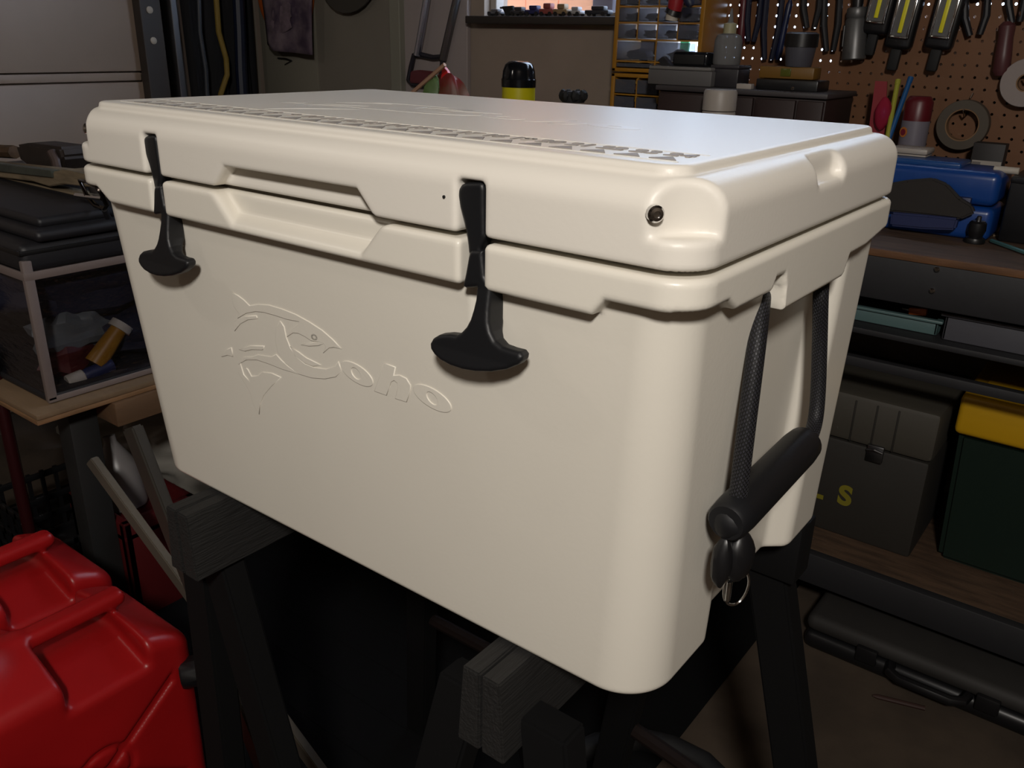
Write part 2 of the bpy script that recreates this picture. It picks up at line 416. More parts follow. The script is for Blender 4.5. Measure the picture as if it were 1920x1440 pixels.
# wall details on the back wall left of the window
o = struct('door_2', B().box(at(492, 100, 'y', 1.845).x, at(738, 100, 'y', 1.845).x, 1.845, 1.87, 0, 2.1, .003), GREYP)
ORG[o] = Vector((0, 0, 0))
B().box(at(492, 100, 'y', 1.84).x, at(594, 100, 'y', 1.84).x, 1.838, 1.85, 0, 2.1, .002).done('door_panel', mat('olive_grey_door', (120, 116, 104), .6), o)
struct('trim_4', B().box(at(733, 100, 'y', 1.83).x, at(752, 100, 'y', 1.83).x, 1.825, 1.87, 0, 2.2, .003), mat('grey_green_trim', (126, 124, 112), .6))
struct('trim_5', B().box(at(752, 100, 'y', 1.85).x, at(876, 100, 'y', 1.85).x, 1.85, 1.87, .0, 2.2, .003), LIGHTP)
hng = thing('coat_hook', 'small dark metal hook on the grey door below purple cloth', 'hook', at(530, 112, 'y', 1.84))
B().tube([at(521, 109, 'y', 1.83), at(536, 110, 'y', 1.825), at(547, 114, 'y', 1.832)], .003, 6).done('arm', STEEL, hng)
B().tube([at(547, 114, 'y', 1.832), at(534, 121, 'y', 1.832)], .002, 6).done('prong', STEEL, hng)

# ------------------------------------------------------------------ the cooler
Z0 = .78
HX = .355; RD = .4243
def body_sdf(x, y, z):
    z = z-Z0
    t = z/.33
    hx = .3317+.0112*t; yf = .034-.020*t; yb = .4235-.001*t
    rc = np.where(y < .2, .046-.012*t, .022)
    d2 = rrect(x, y, 0, (yf+yb)/2, hx, (yb-yf)/2, rc)
    a = rint(d2, np.maximum(-z, z-.345), .007)
    # grip recess in both ends, with chamfered sides and a stepped foot
    s = np.abs(x)-hx
    e1 = (y-.144)*.75+s*.66; e2 = (.337-y)*.75+s*.66
    rec = -smax(smax(-(s+.021)*1.0, -e1-.0, .004), -e2, .004)     # positive inside
    a = smax(a, rec, .006)
    # rim
    f = np.interp(x, [-.313, -.291, .2835, .2925], [.3345, .3210, .3210, .3325])
    g = np.interp(y, [.05, .064, .141, .150, .152, .285, .295, .34, .40], [.3333, .3245, .3235, .3225, .3035, .3025, .3195, .3200, .3275])
    notch = np.interp(y, [.122, .128, .145, .149], [0, .009, .009, 0])
    zb = np.where(np.abs(x) > .338, g+notch, f)
    zb = np.where((y > .2) & (np.abs(x) < .338), .322, zb)
    r2 = rrect(x, y, 0, RD/2, HX, RD/2, .030)
    rim = rint(r2, z-.3536, .0045); rim = rint(rim, zb-z, .0040)
    d = smin(a, rim, .004)
    # latch slots in the rim
    for x0, x1 in ((-.2115, -.1925), (.1735, .1955)):
        d = smax(d, -rbox(x, y, z, x0, x1, -.03, .0175, .29, .38, .002), .004)
    # finger scoop in the rim
    l = (x-(-.112+(.3535-z)*.98))*.714; r = ((.0945-(.3515-z)*.92)-x)*.74
    fl = (z-.3275-.55*np.maximum(y, 0))*.87
    sc = np.minimum(np.minimum(l, r), np.minimum(fl, .0145-y))
    d = smax(d, sc, .006)
    return d
def lid_sdf(x, y, z):
    z = z-Z0
    r2 = rrect(x, y, 0, RD/2, HX-.0015, RD/2-.001, .030)
    d = rint(r2, z-.4105, .021); d = rint(d, .3576-z, .0035)
    for sx in (-1, 1):
        c = .046-np.sqrt((x-sx*.364)**2+(y+.013)**2)
        cut = -smax(-c, .3765-z, .004)
        d = smax(d, cut, .005)
    p = rint(rrect(x, y, 0, .2115, .3295, .194, .018), z-.4167, .0035)
    p = np.maximum(p, .39-z)
    d = smin(d, p, .0025)
    for x0, x1 in ((-.2175, -.1945), (.1705, .1945)):
        d = smax(d, -rbox(x, y, z, x0, x1, -.03, .021, .33, .3945, .004), .005)
    l = (x-(-.112+(z-.357)*.95))*.72; r = ((.092-(z-.353)*.92)-x)*.73
    sc = np.minimum(np.minimum(l, r), np.minimum(.3765-z, .0135-y+(z-.36)*.25))
    d = smax(d, sc, .004)
    for s in (-1, 1):
        d = smax(d, -rbox(x*s, y, z, .3425, .40, .192, .250, .3895, .45, .006), .006)
    return d
cooler = thing('cooler', 'large white moulded plastic cooler with black rubber latches, standing on two sawhorses', 'cooler', (0, .21, Z0))
H = .0023
V, Q = sdf_mesh(body_sdf, (-.365, -.01, Z0-.01), (.366, .435, Z0+.362), H)
body = mesh_obj('body', V, Q, WHITE, cooler)
V, Q = sdf_mesh(lid_sdf, (-.365, -.01, Z0+.348), (.366, .435, Z0+.424), H)
lid = mesh_obj('lid', V, Q, LIDW, cooler)
seal = B().box(-.335, .335, .022, RD-.02, Z0+.345, Z0+.364, .004).done('gasket', mat('grey_gasket', (92, 84, 72), .8), cooler)

# latches
lt = [(300,140),(272,152),(254,180),(250,215),(262,290),(285,370),(300,440),(312,520),(316,575),(385,590),(388,545),(404,505),(416,470),(414,380),(412,280),(412,180),(404,150),(385,138)]
lb = [(316,560),(303,578),(298,600),(285,700),(272,775),(288,790),(330,796),(332,870),(325,930),(315,985),(295,1030),(268,1062),(240,1078),(190,1072),(135,1076),(102,1096),(89,1125),(98,1158),(125,1190),(165,1222),(230,1255),(300,1278),(380,1292),(470,1296),(560,1284),(625,1258),(645,1235),(648,1208),(628,1182),(575,1168),(520,1150),(475,1115),(445,1065),(428,1010),(420,940),(418,860),(418,800),(404,720),(392,640),(386,590),(384,562)]
def l2(c, yy):
    p = at(780+c[0]/3.273, 300+c[1]/3.273, 'y', yy); return (p.x, p.z)
PT = [l2(c, .004) for c in lt]; PB = [l2(c, -.006 if c[1] > 790 else -.001) for c in lb]
def latch_top(dx):
    def f(x, y, z):
        d2 = poly2(x-dx, z, PT); zz = z-Z0
        yc = .0105
        return rint(d2, np.abs(y-yc)-.0065, .003)
    return f
def latch_bot(dx):
    def f(x, y, z):
        d2 = poly2(x-dx, z, PB); zz = z-Z0
        front = np.interp(zz, [.262, .275, .30, .322, .345], [-.011, -.0075, -.004, .0005, .002])
        back = np.interp(zz, [.262, .285, .298, .312, .322, .345], [.0035, .0050, .0150, .0180, .0150, .0120])
        yc = (front+back)/2; hy = (back-front)/2
        return rint(d2, np.abs(y-yc)-hy, .0032)
    return f
for dx in (-.3905, 0):
    V, Q = sdf_mesh(latch_bot(dx), (.14+dx, -.02, Z0+.245), (.25+dx, .022, Z0+.352), .0011)
    la = mesh_obj('latch', V, Q, RUBBER, cooler)
    V, Q = sdf_mesh(latch_top(dx), (.16+dx, -.002, Z0+.335), (.205+dx, .024, Z0+.402), .0011)
    mesh_obj('latch_strap', V, Q, RUBBER, la)
    rg = B()
    for a in ([(0, -.0118, .268), (.018, -.0115, .2715), (.032, -.0112, .2745)],):
        pass
    rg.bm.free()

# embossed mark: leaping fish shaped like a C, then the letters o h o
def sh(P): return [(c[0], c[1]) for c in P]
def ell(c, u, v, n=28): return [(c[0]+u[0]*math.cos(a)+v[0]*math.sin(a), c[1]+u[1]*math.cos(a)+v[1]*math.sin(a)) for a in (2*PI*k/n for k in range(n))]
LOGO = [
 [[(145,115),(190,140),(230,170),(275,215),(340,205),(420,210),(520,240),(620,280),(720,335),(820,400),(900,470),(955,530),(905,520),(870,525),(835,555),(850,520),(830,490),(770,478),(735,470),(690,440),(640,415),(600,412),(565,435),(590,395),(640,360),(650,328),(560,312),(460,280),(380,258),(320,252),(250,265),(190,300),(200,270),(160,220),(148,170)]],
 [[(470,470),(490,560),(545,640),(640,720),(740,750),(840,757),(920,742),(962,700),(940,636),(920,670),(850,690),(760,678),(690,650),(630,600),(580,530),(548,450),(532,370),(505,330),(478,380)]],
 [[(585,525),(640,560),(700,605),(800,655),(750,664),(690,640),(620,590)]],
 [[(165,330),(240,295),(325,290),(330,306),(260,315),(205,345),(165,395)]],
 [[(205,540),(280,515),(380,518),(370,540),(290,538),(240,550)]],
 [[(205,640),(250,615),(330,615),(420,645),(520,685),(632,718),(560,665),(510,620),(475,580),(440,598),(340,582),(290,600),(235,600)]],
 [[(205,650),(195,720),(240,790),(280,860),(310,960),(345,1020),(350,950),(380,880),(440,810),(505,750),(440,720),(370,712),(340,740),(290,745),(260,690),(245,680),(285,795),(230,730)]],
 [[(70,590),(100,545),(138,530),(147,590),(110,580)]],
 [[(680,505),(760,490),(830,492),(790,508),(720,512)]],
 [ell((762,448), (24, 6), (-2, -24), 14), ell((762,448), (12, 3), (-1, -12), 14)],
 [ell((1080,722), (116, 50), (-24, -78)), ell((1074,720), (38, 16), (-10, -46), 18)],
 [[(1285,645),(1365,675),(1350,740),(1400,735),(1450,760),(1480,810),(1475,860),(1450,930),(1370,905),(1390,830),(1385,790),(1360,768),(1335,780),(1320,820),(1300,880),(1215,850),(1250,750)]],
 [ell((1645,906), (138, 58), (-26, -84)), ell((1645,906), (44, 20), (-12, -50), 18)],
]
def on_front(cx, cy):
    px, py = 400+cx/4, 520+cy/4; d = ray(px, py)
    # front face: y = .034 - .0606*(z-Z0)
    t_ = (.034-.0606*(CAM.z-Z0)-CAM.y)/(d.y+.0606*d.z)
    p = CAM+d*t_; return p.x, p.z
def relief(name, loops, fn, parent, material, hgt=.0009, slope=.0007):
    cu = bpy.data.curves.new('tmp', 'CURVE'); cu.dimensions = '2D'; cu.fill_mode = 'BOTH'; cu.extrude = hgt*.3; cu.bevel_depth = slope*.7; cu.bevel_resolution = 2
    for lp in loops:
        sp = cu.splines.new('POLY'); sp.points.add(len(lp)-1)
        for p, q in zip(sp.points, lp): p.co = (q[0], q[1], 0, 1)
        sp.use_cyclic_u = True
    ob = bpy.data.objects.new('tmp', cu)
    me = bpy.data.meshes.new_from_object(ob)
    V = np.array([fn(v.co.x, v.co.y, v.co.z) for v in me.vertices]); Fs = [tuple(p.vertices) for p in me.polygons]
    bpy.data.objects.remove(ob); bpy.data.curves.remove(cu)
    return mesh_obj(name, V, Fs, material, parent)
def fmap(u, v, w): return (u, .034-.0606*(v-Z0)-w-.0001, v)
for k, loops in enumerate(LOGO):
    lo = [[on_front(*c) for c in (lp if len(lp) < 14 or k in (9, 10, 11, 12) else lp)] for lp in loops]
    relief('embossed_fish' if k < 10 else 'embossed_letter', lo, fmap, body, WHITE)
P0 = on_front(145, 115); P1 = on_front(1785, 960)
# the same mark, larger and shallower, on the lid
def lmap_pts(c):
    x, z = on_front(*c); s = .36/(P1[0]-P0[0])
    return ((x-(P0[0]+P1[0])/2)*s+.02, (z-(P0[1]+P1[1])/2)*s+.225)
def lmap(u, v, w): return (u, v, Z0+.4167+w*.30)
for k, loops in enumerate(LOGO):
    relief('embossed_fish' if k < 10 else 'embossed_letter', [[lmap_pts(c) for c in lp] for lp in loops], lmap, lid, PANELW, .0012, .001)
# moulded ruler along the front of the lid: numbers and tick wedges
fx = .0254
for i in range(1, 25):
    x = -.305+i*fx
    if x > .31: break
    fc = bpy.data.curves.new('tmp', 'FONT'); fc.body = str(i); fc.size = .020; fc.align_x = 'CENTER'; fc.extrude = .0005
    fc.offset = .0006
    ob = bpy.data.objects.new('tmp', fc); me = bpy.data.meshes.new_from_object(ob)
    V = np.array([(x+v.co.x, .060+v.co.y, Z0+.4168+v.co.z) for v in me.vertices]); Fs = [tuple(p.vertices) for p in me.polygons]
    bpy.data.objects.remove(ob); bpy.data.curves.remove(fc)
    mesh_obj('ruler_number', V, Fs, RULER, lid, smooth=False)
    b = B().prism([(x-.0095, .040, Z0+.4160), (x+.0095, .040, Z0+.4160), (x, .054, Z0+.4160)], (0, 0, .0013))
    b.done('ruler_mark', RULER, lid, False)
for y0, y1 in ((.0345, .0355), (.0785, .0795)):
    B().box(-.305, .318, y0, y1, Z0+.416, Z0+.4171).done('ruler_line', PANELW, lid, False)
# rivets in the cut-away corners
for sx in (-1, 1):
    c = Vector((sx*.3235, .0015, Z0+.391)); ax = Vector((sx*.75, -.66, 0)).normalized()
    if sx < 0: c -= ax*.0035
    B().lathe([(.0052, -.003), (.0052, .001), (.0040, .0024), (.0022, .0028), (.0020, .0015), (.0001, .0014)], c, ax, 18).done('rivet', CHROME, cooler)
tag(B().lathe([(.0012, -.001), (.0012, .0008), (.0003, .001)], at(833, 369, 'y', .001), (0, -1, 0), 8).done('dirt_speck', BLACKM, lid))

# rope handles on both ends
def uv_tube(name, pts, rad, parent, n=20, per=.0021):
    pts = [Vector(p) for p in pts]
    # resample with Catmull-Rom
    out = []
    P = [pts[0]]+pts+[pts[-1]]
    for i in range(1, len(P)-2):
        for k in range(8):
            t_ = k/8; a, b_, c, d = P[i-1:i+3]
            out.append(.5*((2*b_)+(c-a)*t_+(2*a-5*b_+4*c-d)*t_**2+(3*b_-3*c+d-a)*t_**3))
    out.append(pts[-1])
    V = []; Fs = []; U = []; up = None; L = 0; m_ = len(out)
    for i, p in enumerate(out):
        t_ = (out[min(i+1, m_-1)]-out[max(i-1, 0)]).normalized()
        if i: L += (p-out[i-1]).length
        if up is None: up = t_.orthogonal().normalized()
        up = (up-t_*up.dot(t_)).normalized(); w_ = t_.cross(up)
        for k in range(n):
            V.append(p+(up*math.cos(2*PI*k/n)+w_*math.sin(2*PI*k/n))*rad); U.append(L/per)
    for i in range(m_-1):
        for k in range(n): Fs.append((i*n+k, i*n+(k+1) % n, (i+1)*n+(k+1) % n, (i+1)*n+k))
    o = mesh_obj(name, V, Fs, ROPE, parent); me = o.data; uvl = me.uv_layers.new(name='UVMap')
    circ = 20
    for p in me.polygons:
        i, k = divmod(p.index, n)
        for li, (a, b_) in zip(p.loop_indices, ((0, 0), (0, 1), (1, 1), (1, 0))):
            uvl.data[li].uv = ((k+b_)*circ/n, U[(i+a)*n]*.7)
    return o
def handle(s):
    top1 = [tuple(at(px, py, 'x', x)-Vector((0, 0, Z0))) for px, py, x in ((1429, 545, .336), (1426, 580, .341), (1417, 660, .348), (1402, 780, .353), (1390, 880, .356), (1382, 950, .358), (1384, 985, .359))]
    top2 = [tuple(at(px, py, 'x', x)-Vector((0, 0, Z0))) for px, py, x in ((1542, 515, .336), (1539, 550, .340), (1537, 640, .344), (1534, 730, .350), (1529, 785, .354), (1519, 820, .357), (1506, 838, .358))]
    mv = lambda q: [(s*a, b_, Z0+c) for a, b_, c in q]
    g = B().lathe([(.0135, 0), (.0155, .003), (.0165, .02), (.0165, .145), (.0155, .158), (.0125, .162)], (s*.358, .084, Z0+.158), (0, .999, .035), 24).done('handle_grip', RUBBER, cooler)
    uv_tube('rope', mv(top1), .0068, cooler); uv_tube('rope', mv(top2), .0066, cooler)
    k = B(); k.blob((s*.358, .090, Z0+.156), (.0135, .009, .0135), 2, .04); k.done('rope_knot', RUBBER, cooler)
    k = B(); k.blob((s*.362, .106, Z0+.122), (.012, .015, .023), 5, .05)
    k.blob((s*.357, .089, Z0+.122), (.008, .009, .022), 8, .05)
    k.done('rope_end', BLACKP, cooler)
    c = Vector((s*.364, .108, Z0+.088))
    B().tube([c+Vector((.006*math.cos(a), .0095*math.cos(a), .0165*math.sin(a)+.004)) for a in (2*PI*k_/28 for k_ in range(28))], .0011, 8, close=True).done('split_ring', CHROME, cooler)
    B().box(s*.362-.002, s*.362+.002, .096, .100, Z0+.084, Z0+.102, .001).done('ring_tag', CHROME, cooler)
handle(1); handle(-1)

# ------------------------------------------------------------------ sawhorses under the cooler
def horse(x0, x1, y0, label, legs):
    t = thing('sawhorse', label, 'sawhorse', ((x0+x1)/2, .2, 0), 'sawhorses under the cooler')
    mid = (x0+x1)/2
    for a, b in ((x0, mid-.0012), (mid+.0012, x1)):
        B().prism([(a, y0, Z0-.001), (b, y0, Z0-.001), (b+(.006 if b == x1 else 0), y0, Z0-.082), (a-(.006 if a == x0 else 0), y0, Z0-.082)], (0, .47, 0), .0015).done('beam', BEAM, t)
    for (tx, ty), (bx, by) in legs:
        b = B(); p0 = Vector((tx, ty, Z0-.05)); p1 = Vector((bx, by, 0)); u = Vector((.024, 0, 0)); v = Vector((0, .016, 0))
        b.prism([p0-u-v, p0+u-v, p0+u+v, p0-u+v], p1-p0, .003); b.done('leg', HORSE, t)
    for zz, f in ((.30, .6),):
        for k in (0, 2):
            a, b_ = legs[k], legs[k+1]
            q0 = Vector((a[0][0], a[0][1], Z0)).lerp(Vector((a[1][0], a[1][1], 0)), f); q1 = Vector((b_[0][0], b_[0][1], Z0)).lerp(Vector((b_[1][0], b_[1][1], 0)), f)
            B().tube([q0, q1], .011, 8).done('brace', RUST, t)
    return t
ra, rb = at(1452, 1045, 'y', .41), at(1492, 1440, 'y', .41)
rf = ra+(rb-ra)*(ra.z/(ra.z-rb.z))
horse(.185, .224, -.010, 'black sawhorse under the right end of the white cooler', [((.16, .03), (.02, -.05)), ((.25, .03), (.40, -.05)), ((.16, .42), (.04, .50)), ((ra.x-.01, .41), (rf.x, .43))])
B().box(.14, .33, .385, .43, Z0-.075, Z0-.004, .003).done('leg_bracket', HORSE, list(o for o in COL.objects if o.name == 'sawhorse')[0])
def legpx(p, q, y):
    a, b = at(p[0], p[1], 'y', y), at(q[0], q[1], 'y', y); c = a+(b-a)*((a.z-Z0+.05)/(a.z-b.z)); d = a+(b-a)*(a.z/(a.z-b.z))
    return ((c.x, y), (d.x, y))
horse(-.237, -.199, -.018, 'black sawhorse under the left end of the white cooler', [legpx((380, 1040), (425, 1440), .035), legpx((420, 1060), (528, 1440), .035), ((-.26, .42), (-.36, .50)), ((-.17, .42), (-.06, .50))])
hs = thing('garden_hose', 'black hose curling over the concrete floor below the cooler', 'hose', at(1280, 1400, 'z', 0))
pts = [at(x, y, 'z', .022) for x, y in ((1020, 1440), (1120, 1395), (1200, 1385), (1260, 1400), (1320, 1430), (1370, 1480))]
B().tube(pts, .021, 12).done('hose', BLACKM, hs)

# ------------------------------------------------------------------ workbench
BY, BZ = 1.285, .90
bench = thing('workbench', 'long workbench with worn wooden top, dark grey apron and lower shelf', 'workbench', (.4, 1.55, 0))
B().box(-1.35, 2.25, BY+.008, 1.82, BZ-.028, BZ, .003).done('bench_top', WOOD, bench)
B().box(-1.35, 2.25, BY-.002, BY+.008, BZ-.014, BZ+.0005, .002).done('edge_strip', mat('orange_wood_edge', (104, 70, 42), .7, var=.4, vscale=12, stretch=(1, 5, 5), bump=.3), bench)
B().box(-1.35, 2.25, BY, BY+.03, BZ-.098, BZ-.014, .003).done('apron', BGREY, bench)
for px, py in ((1757, 505), (1748, 545)):
    B().lathe([(.0055, 0), (.0055, .003), (.003, .0055)], at(px, py, 'y', BY), (0, -1, 0), 14).done('bolt_head', CHROME, bench)
B().box(-1.35, 2.25, 1.30, 1.80, .722, .734, .002).done('tray_shelf', BGREY, bench)
B().box(-1.35, 2.25, 1.29, 1.31, .655, .675, .002).done('rail', BGREY, bench)
SZ = .20
B().box(-1.35, 2.25, BY+.022, 1.80, SZ-.02, SZ, .002).done('lower_shelf', WOOD, bench)
B().box(-1.35, 2.25, BY, BY+.024, SZ-.076, SZ, .003).done('shelf_front', BGREY, bench)
for x in (-1.3, -.45, 1.15, 2.15):
    for y in (BY+.04, 1.74): B().box(x, x+.08, y, y+.08, 0, BZ-.028, .004).done('leg', BGREY, bench)
# trays on the shelf
def tray(name, label, x0, x1, y0, y1, z0, z1, m_, bev=.01):
    t = thing(name, label, 'tray', ((x0+x1)/2, (y0+y1)/2, z0))
    b = B(); th = .004
    b.box(x0+.01, x1-.01, y0+.01, y1-.01, z0, z0+th).box(x0, x0+th*2, y0, y1, z0, z1, .003).box(x1-th*2, x1, y0, y1, z0, z1, .003)
    b.box(x0, x1, y0, y0+th*2, z0, z1, .003).box(x0, x1, y1-th*2, y1, z0, z1, .003); b.done('basin', m_, t)
    b = B(); b.box(x0-.008, x1+.008, y0-.008, y0+.006, z1-.004, z1+.002, .002).box(x0-.008, x0+.006, y0, y1, z1-.004, z1+.002, .002)
    b.box(x1-.006, x1+.008, y0, y1, z1-.004, z1+.002, .002).box(x0-.008, x1+.008, y1-.006, y1+.008, z1-.004, z1+.002, .002); b.done('rim', m_, t)
    return t
a = at(1762, 600, 'y', 1.345)
tray('shallow_tray', 'pale teal plastic tray on the rack under the bench top', -.12, a.x, 1.345, 1.6, .735, .765, TEAL)
t = thing('orange_knife', 'orange utility knife lying in the pale teal tray', 'knife', at(1725, 577, 'y', 1.36))
k = at(1722, 579, 'y', 1.37)
B().box(k.x-.017, k.x+.017, 1.362, 1.376, k.z-.012, k.z+.003, .003, mtx=rota(k, -.12, 'Y')).done('handle', ORNG, t)
B().box(k.x-.03, k.x-.017, 1.366, 1.372, k.z-.008, k.z-.003, .001).done('blade', STEEL, t)
a = at(1774, 590, 'y', 1.33)
tray('deep_tray', 'grey plastic tray under the bench top at right edge of the photo', a.x, a.x+.34, 1.33, 1.6, .735, .787, GTRAY)
# chest
CY = 1.405
cx1 = at(1704, 1045, 'y', CY).x; zl = at(1750, 871, 'y', CY).z; zt = at(1755, 776, 'y', CY).z
ch = thing('tool_chest', 'dark olive chest lettered L S in yellow on the lower shelf', 'chest', (.05, CY+.14, SZ))
B().box(-.34, cx1, CY, CY+.30, SZ, zl-.002, .008).done('chest_body', OLIVE, ch)
l = B().box(-.345, cx1+.004, CY-.004, CY+.304, zl, zt, .012).done('chest_lid', mat('olive_lid', (66, 62, 54), .65, bump=.2, bscale=30, var=.1), ch)
h_ = at(1640, 850, 'y', CY-.01)
la = B().box(h_.x-.018, h_.x+.018, CY-.012, CY-.003, h_.z-.022, h_.z+.018, .003).done('hasp', STEEL, ch)
B().tube([(h_.x-.016, CY-.014, h_.z+.006), (h_.x, CY-.02, h_.z+.012), (h_.x+.016, CY-.014, h_.z+.006)], .003, 8).done('hasp_loop', STEEL, la)
for i in range(3): B().box(at(1600+i*42, 790, 'y', CY).x-.002, at(1600+i*42, 790, 'y', CY).x+.002, CY-.006, CY, zl+.004, zt-.012, .001).done('lid_rib', OLIVE, l)
def text(name, s_, size, loc, parent, m_, ext=.0012, rot=None, off=0, align='CENTER'):
    fc = bpy.data.curves.new('tmp', 'FONT'); fc.body = s_; fc.size = size; fc.align_x = align; fc.align_y = 'CENTER'; fc.extrude = ext; fc.offset = off
    ob = bpy.data.objects.new('tmp', fc); me = bpy.data.meshes.new_from_object(ob)
    R = (rot or Matrix.Rotation(PI/2, 3, 'X'))
    V = [R @ v.co+Vector(loc) for v in me.vertices]; Fs = [tuple(p.vertices) for p in me.polygons]
    bpy.data.objects.remove(ob); bpy.data.curves.remove(fc)
    return mesh_obj(name, V, Fs, m_, parent, smooth=False)
YP = mat('yellow_stencil_paint', (120, 112, 20), .7)
text('painted_letter', 'S', .066, at(1584, 931, 'y', CY-.001), ch, YP, .0006, off=.0028)
text('painted_letter', 'L', .060, at(1532, 918, 'y', CY-.001), ch, YP, .0006, off=.0028)
# tote
ty = 1.43
tx0 = at(1757, 1040, 'y', ty+.02).x; z1 = at(1800, 812, 'y', ty-.01).z; z2 = at(1810, 740, 'y', ty-.01).z
to = thing('storage_tote', 'dark green plastic tote with bright yellow lid on the lower shelf', 'tote', (tx0+.25, 1.6, SZ))
B().prism([(tx0, ty+.02, SZ), (tx0+.5, ty+.02, SZ), (tx0+.52, ty, z1), (tx0-.012, ty, z1)], (0, .33, 0), .012).done('tub', GREEN, to)
lx = at(1795, 775, 'y', ty-.01).x
B().box(lx, lx+.56, ty-.012, ty+.36, z1-.004, z2, .012, 3).done('tote_lid', YEL, to)
B().box(lx+.03, lx+.52, ty+.02, ty+.32, z2-.002, z2+.006, .004).done('lid_panel', YEL, to)
# hard case on the floor
ca = thing('power_tool_case', 'black hard plastic tool case lying on the floor under the bench', 'case', (.45, 1.36, 0))
x0 = at(1506, 1205, 'z', .03).x-.01
B().box(x0, x0+.62, 1.222, 1.55, .0, .045, .018, 3).done('case_base', BLACKP, ca)
B().box(x0, x0+.62, 1.222, 1.55, .047, .088, .018, 3).done('case_lid', mat('dusty_black', (44, 42, 40), .7, var=.2), ca)
for px, w_ in ((1620, .045), (1850, .045)):
    p = at(px, 1250+(px-1620)*.33, 'y', 1.22)
    B().box(p.x-.022, p.x+.022, 1.212, 1.226, .03, .066, .004).done('latch', BLACKP, ca)
hx = at(1735, 1290, 'y', 1.21).x
B().tube([(hx-.075, 1.225, .045), (hx-.07, 1.20, .045), (hx-.05, 1.188, .045), (hx+.05, 1.188, .045), (hx+.07, 1.20, .045), (hx+.075, 1.225, .045)], .011, 10).done('handle', BLACKP, ca)
st = thing('chisel', 'thin dark steel bar lying on the concrete floor', 'bar', at(1685, 1316, 'z', 0))
B().tube([at(1636, 1304, 'z', .005), at(1645, 1306, 'z', .005), at(1734, 1328, 'z', .005)], [.002, .005, .005], 8).done('shaft', mat('dark_brown_iron', (52, 30, 24), .6), st)

# ------------------------------------------------------------------ pegboard (real holes) and everything hung on it
PY = 1.825
def pegboard():
    t = thing('pegboard', 'brown pegboard with rows of holes above the workbench', 'pegboard', (.8, PY, 1.4))
    p = .0254; r = .0033; x0 = at(1322, 60, 'y', PY).x; z0 = .96; nx = 52; nz = 18
    V = []; Fs = []
    n = 8; sq = [(1, 0), (1, 1), (0, 1), (-1, 1), (-1, 0), (-1, -1), (0, -1), (1, -1)]
    for i in range(nx):
        for j in range(nz):
            cx, cz = x0+(i+.5)*p, z0+(j+.5)*p; b = len(V)
            for k in range(8): V.append((cx+sq[k][0]*p/2, PY, cz+sq[k][1]*p/2))
            for dy in (0, .006):
                for k in range(8): V.append((cx+math.cos(k*PI/4)*r, PY+dy, cz+math.sin(k*PI/4)*r))
            for k in range(8):
                q = (k+1) % 8
                Fs.append((b+k, b+q, b+8+q, b+8+k)); Fs.append((b+8+k, b+8+q, b+16+q, b+16+k))
    mesh_obj('board', V, Fs, PEGM, t, smooth=False)
    x1 = x0+nx*p; zt = z0+nz*p
    B().box(x1, 2.25, PY, PY+.006, z0, 1.66).box(x0, x1, PY, PY+.006, zt, 1.66).done('board', PEGM, t, False)
    B().box(x0, x0+.02, PY+.006, 1.80+.068, z0, 1.66).box(2.23, 2.25, PY+.006, 1.868, z0, 1.66).done('batten', WOOD, t, False)
    return t
pegboard()
def hook(p, parent, l=.035):
    B().tube([p+Vector((0, .006, 0)), p+Vector((0, -l*.6, -.004)), p+Vector((0, -l, .010))], .0022, 6).done('peg_hook', CHROME, parent)
def plier(label, px0, py0, px1, py1, col, w=.016, y=1.80, name='pliers', cat='pliers', head=True):
    a = at(px0, py0, 'y', y); b = at(px1, py1, 'y', y); d = (b-a); L = d.length; u = d.normalized(); s = Vector((u.z, 0, -u.x))
    t = thing(name, label, cat, a)
    if head:
        B().tube([a-u*.045, a-u*.02, a+u*.01, a+u*.02], [.005, .011, .012, .009], 10).done('jaws', STEEL, t)
    for sg in (-1, 1):
        pts = [a+s*sg*.004, a+u*L*.2+s*sg*w, a+u*L*.6+s*sg*w*.95, a+u*L+s*sg*w*.45]
        B().tube(pts, [.005, .0075, .008, .0065], 10).done('handle_grip', col, t)
    hook(a+Vector((0, .018, .012)), t)
    return t
def driver(label, px0, py0, px1, py1, col, r=.013, y=1.80, name='screwdriver'):
    a = at(px0, py0, 'y', y); b = at(px1, py1, 'y', y); d = b-a; L = d.length
    t = thing(name, label, 'screwdriver', a)
    B().lathe([(r*.5, 0), (r, L*.08), (r*.9, L*.3), (r, L*.6), (r*1.05, L*.9), (r*.7, L)], a, d, 12).done('handle', col, t)
    B().lathe([(.003, 0), (.003, .12), (.0015, .14)], a, -d, 8).done('shaft', STEEL, t)
    hook(a+Vector((r+.004, .02, .01)), t)
    return t
TNAVY = mat('navy_blue_handles', (15, 20, 42), .45)
TBLK = mat('black_tool_grips', (22, 22, 26), .5)
plier('dark navy handled pliers hanging just right of the squeeze bottle', 1418, -20, 1408, 78, TNAVY)
plier('long navy blue pliers hanging left of the grey cup', 1455, -30, 1440, 112, TNAVY, .020)
driver('slim blue pry bar hanging tilted beside the grey cup', 1482, 0, 1458, 112, mat('deep_blue', (16, 28, 62), .4), .008, name='pry_bar')
plier('black pliers hanging above the cup with black lid', 1524, -40, 1520, 52, TBLK, .020)
plier('black handled cutters hanging left of the silver torch', 1562, -30, 1556, 96, TBLK, .018)
plier('large black pliers hanging right of the three work lights', 1832, -20, 1828, 66, TBLK, .022)
driver('maroon handled screwdriver hanging left of the white tape roll', 1890, 40, 1876, 142, mat('maroon_handle', (78, 44, 46), .4), .017)
plier('black pliers at the top right corner of the photo', 1908, -50, 1905, 42, TBLK, .016)
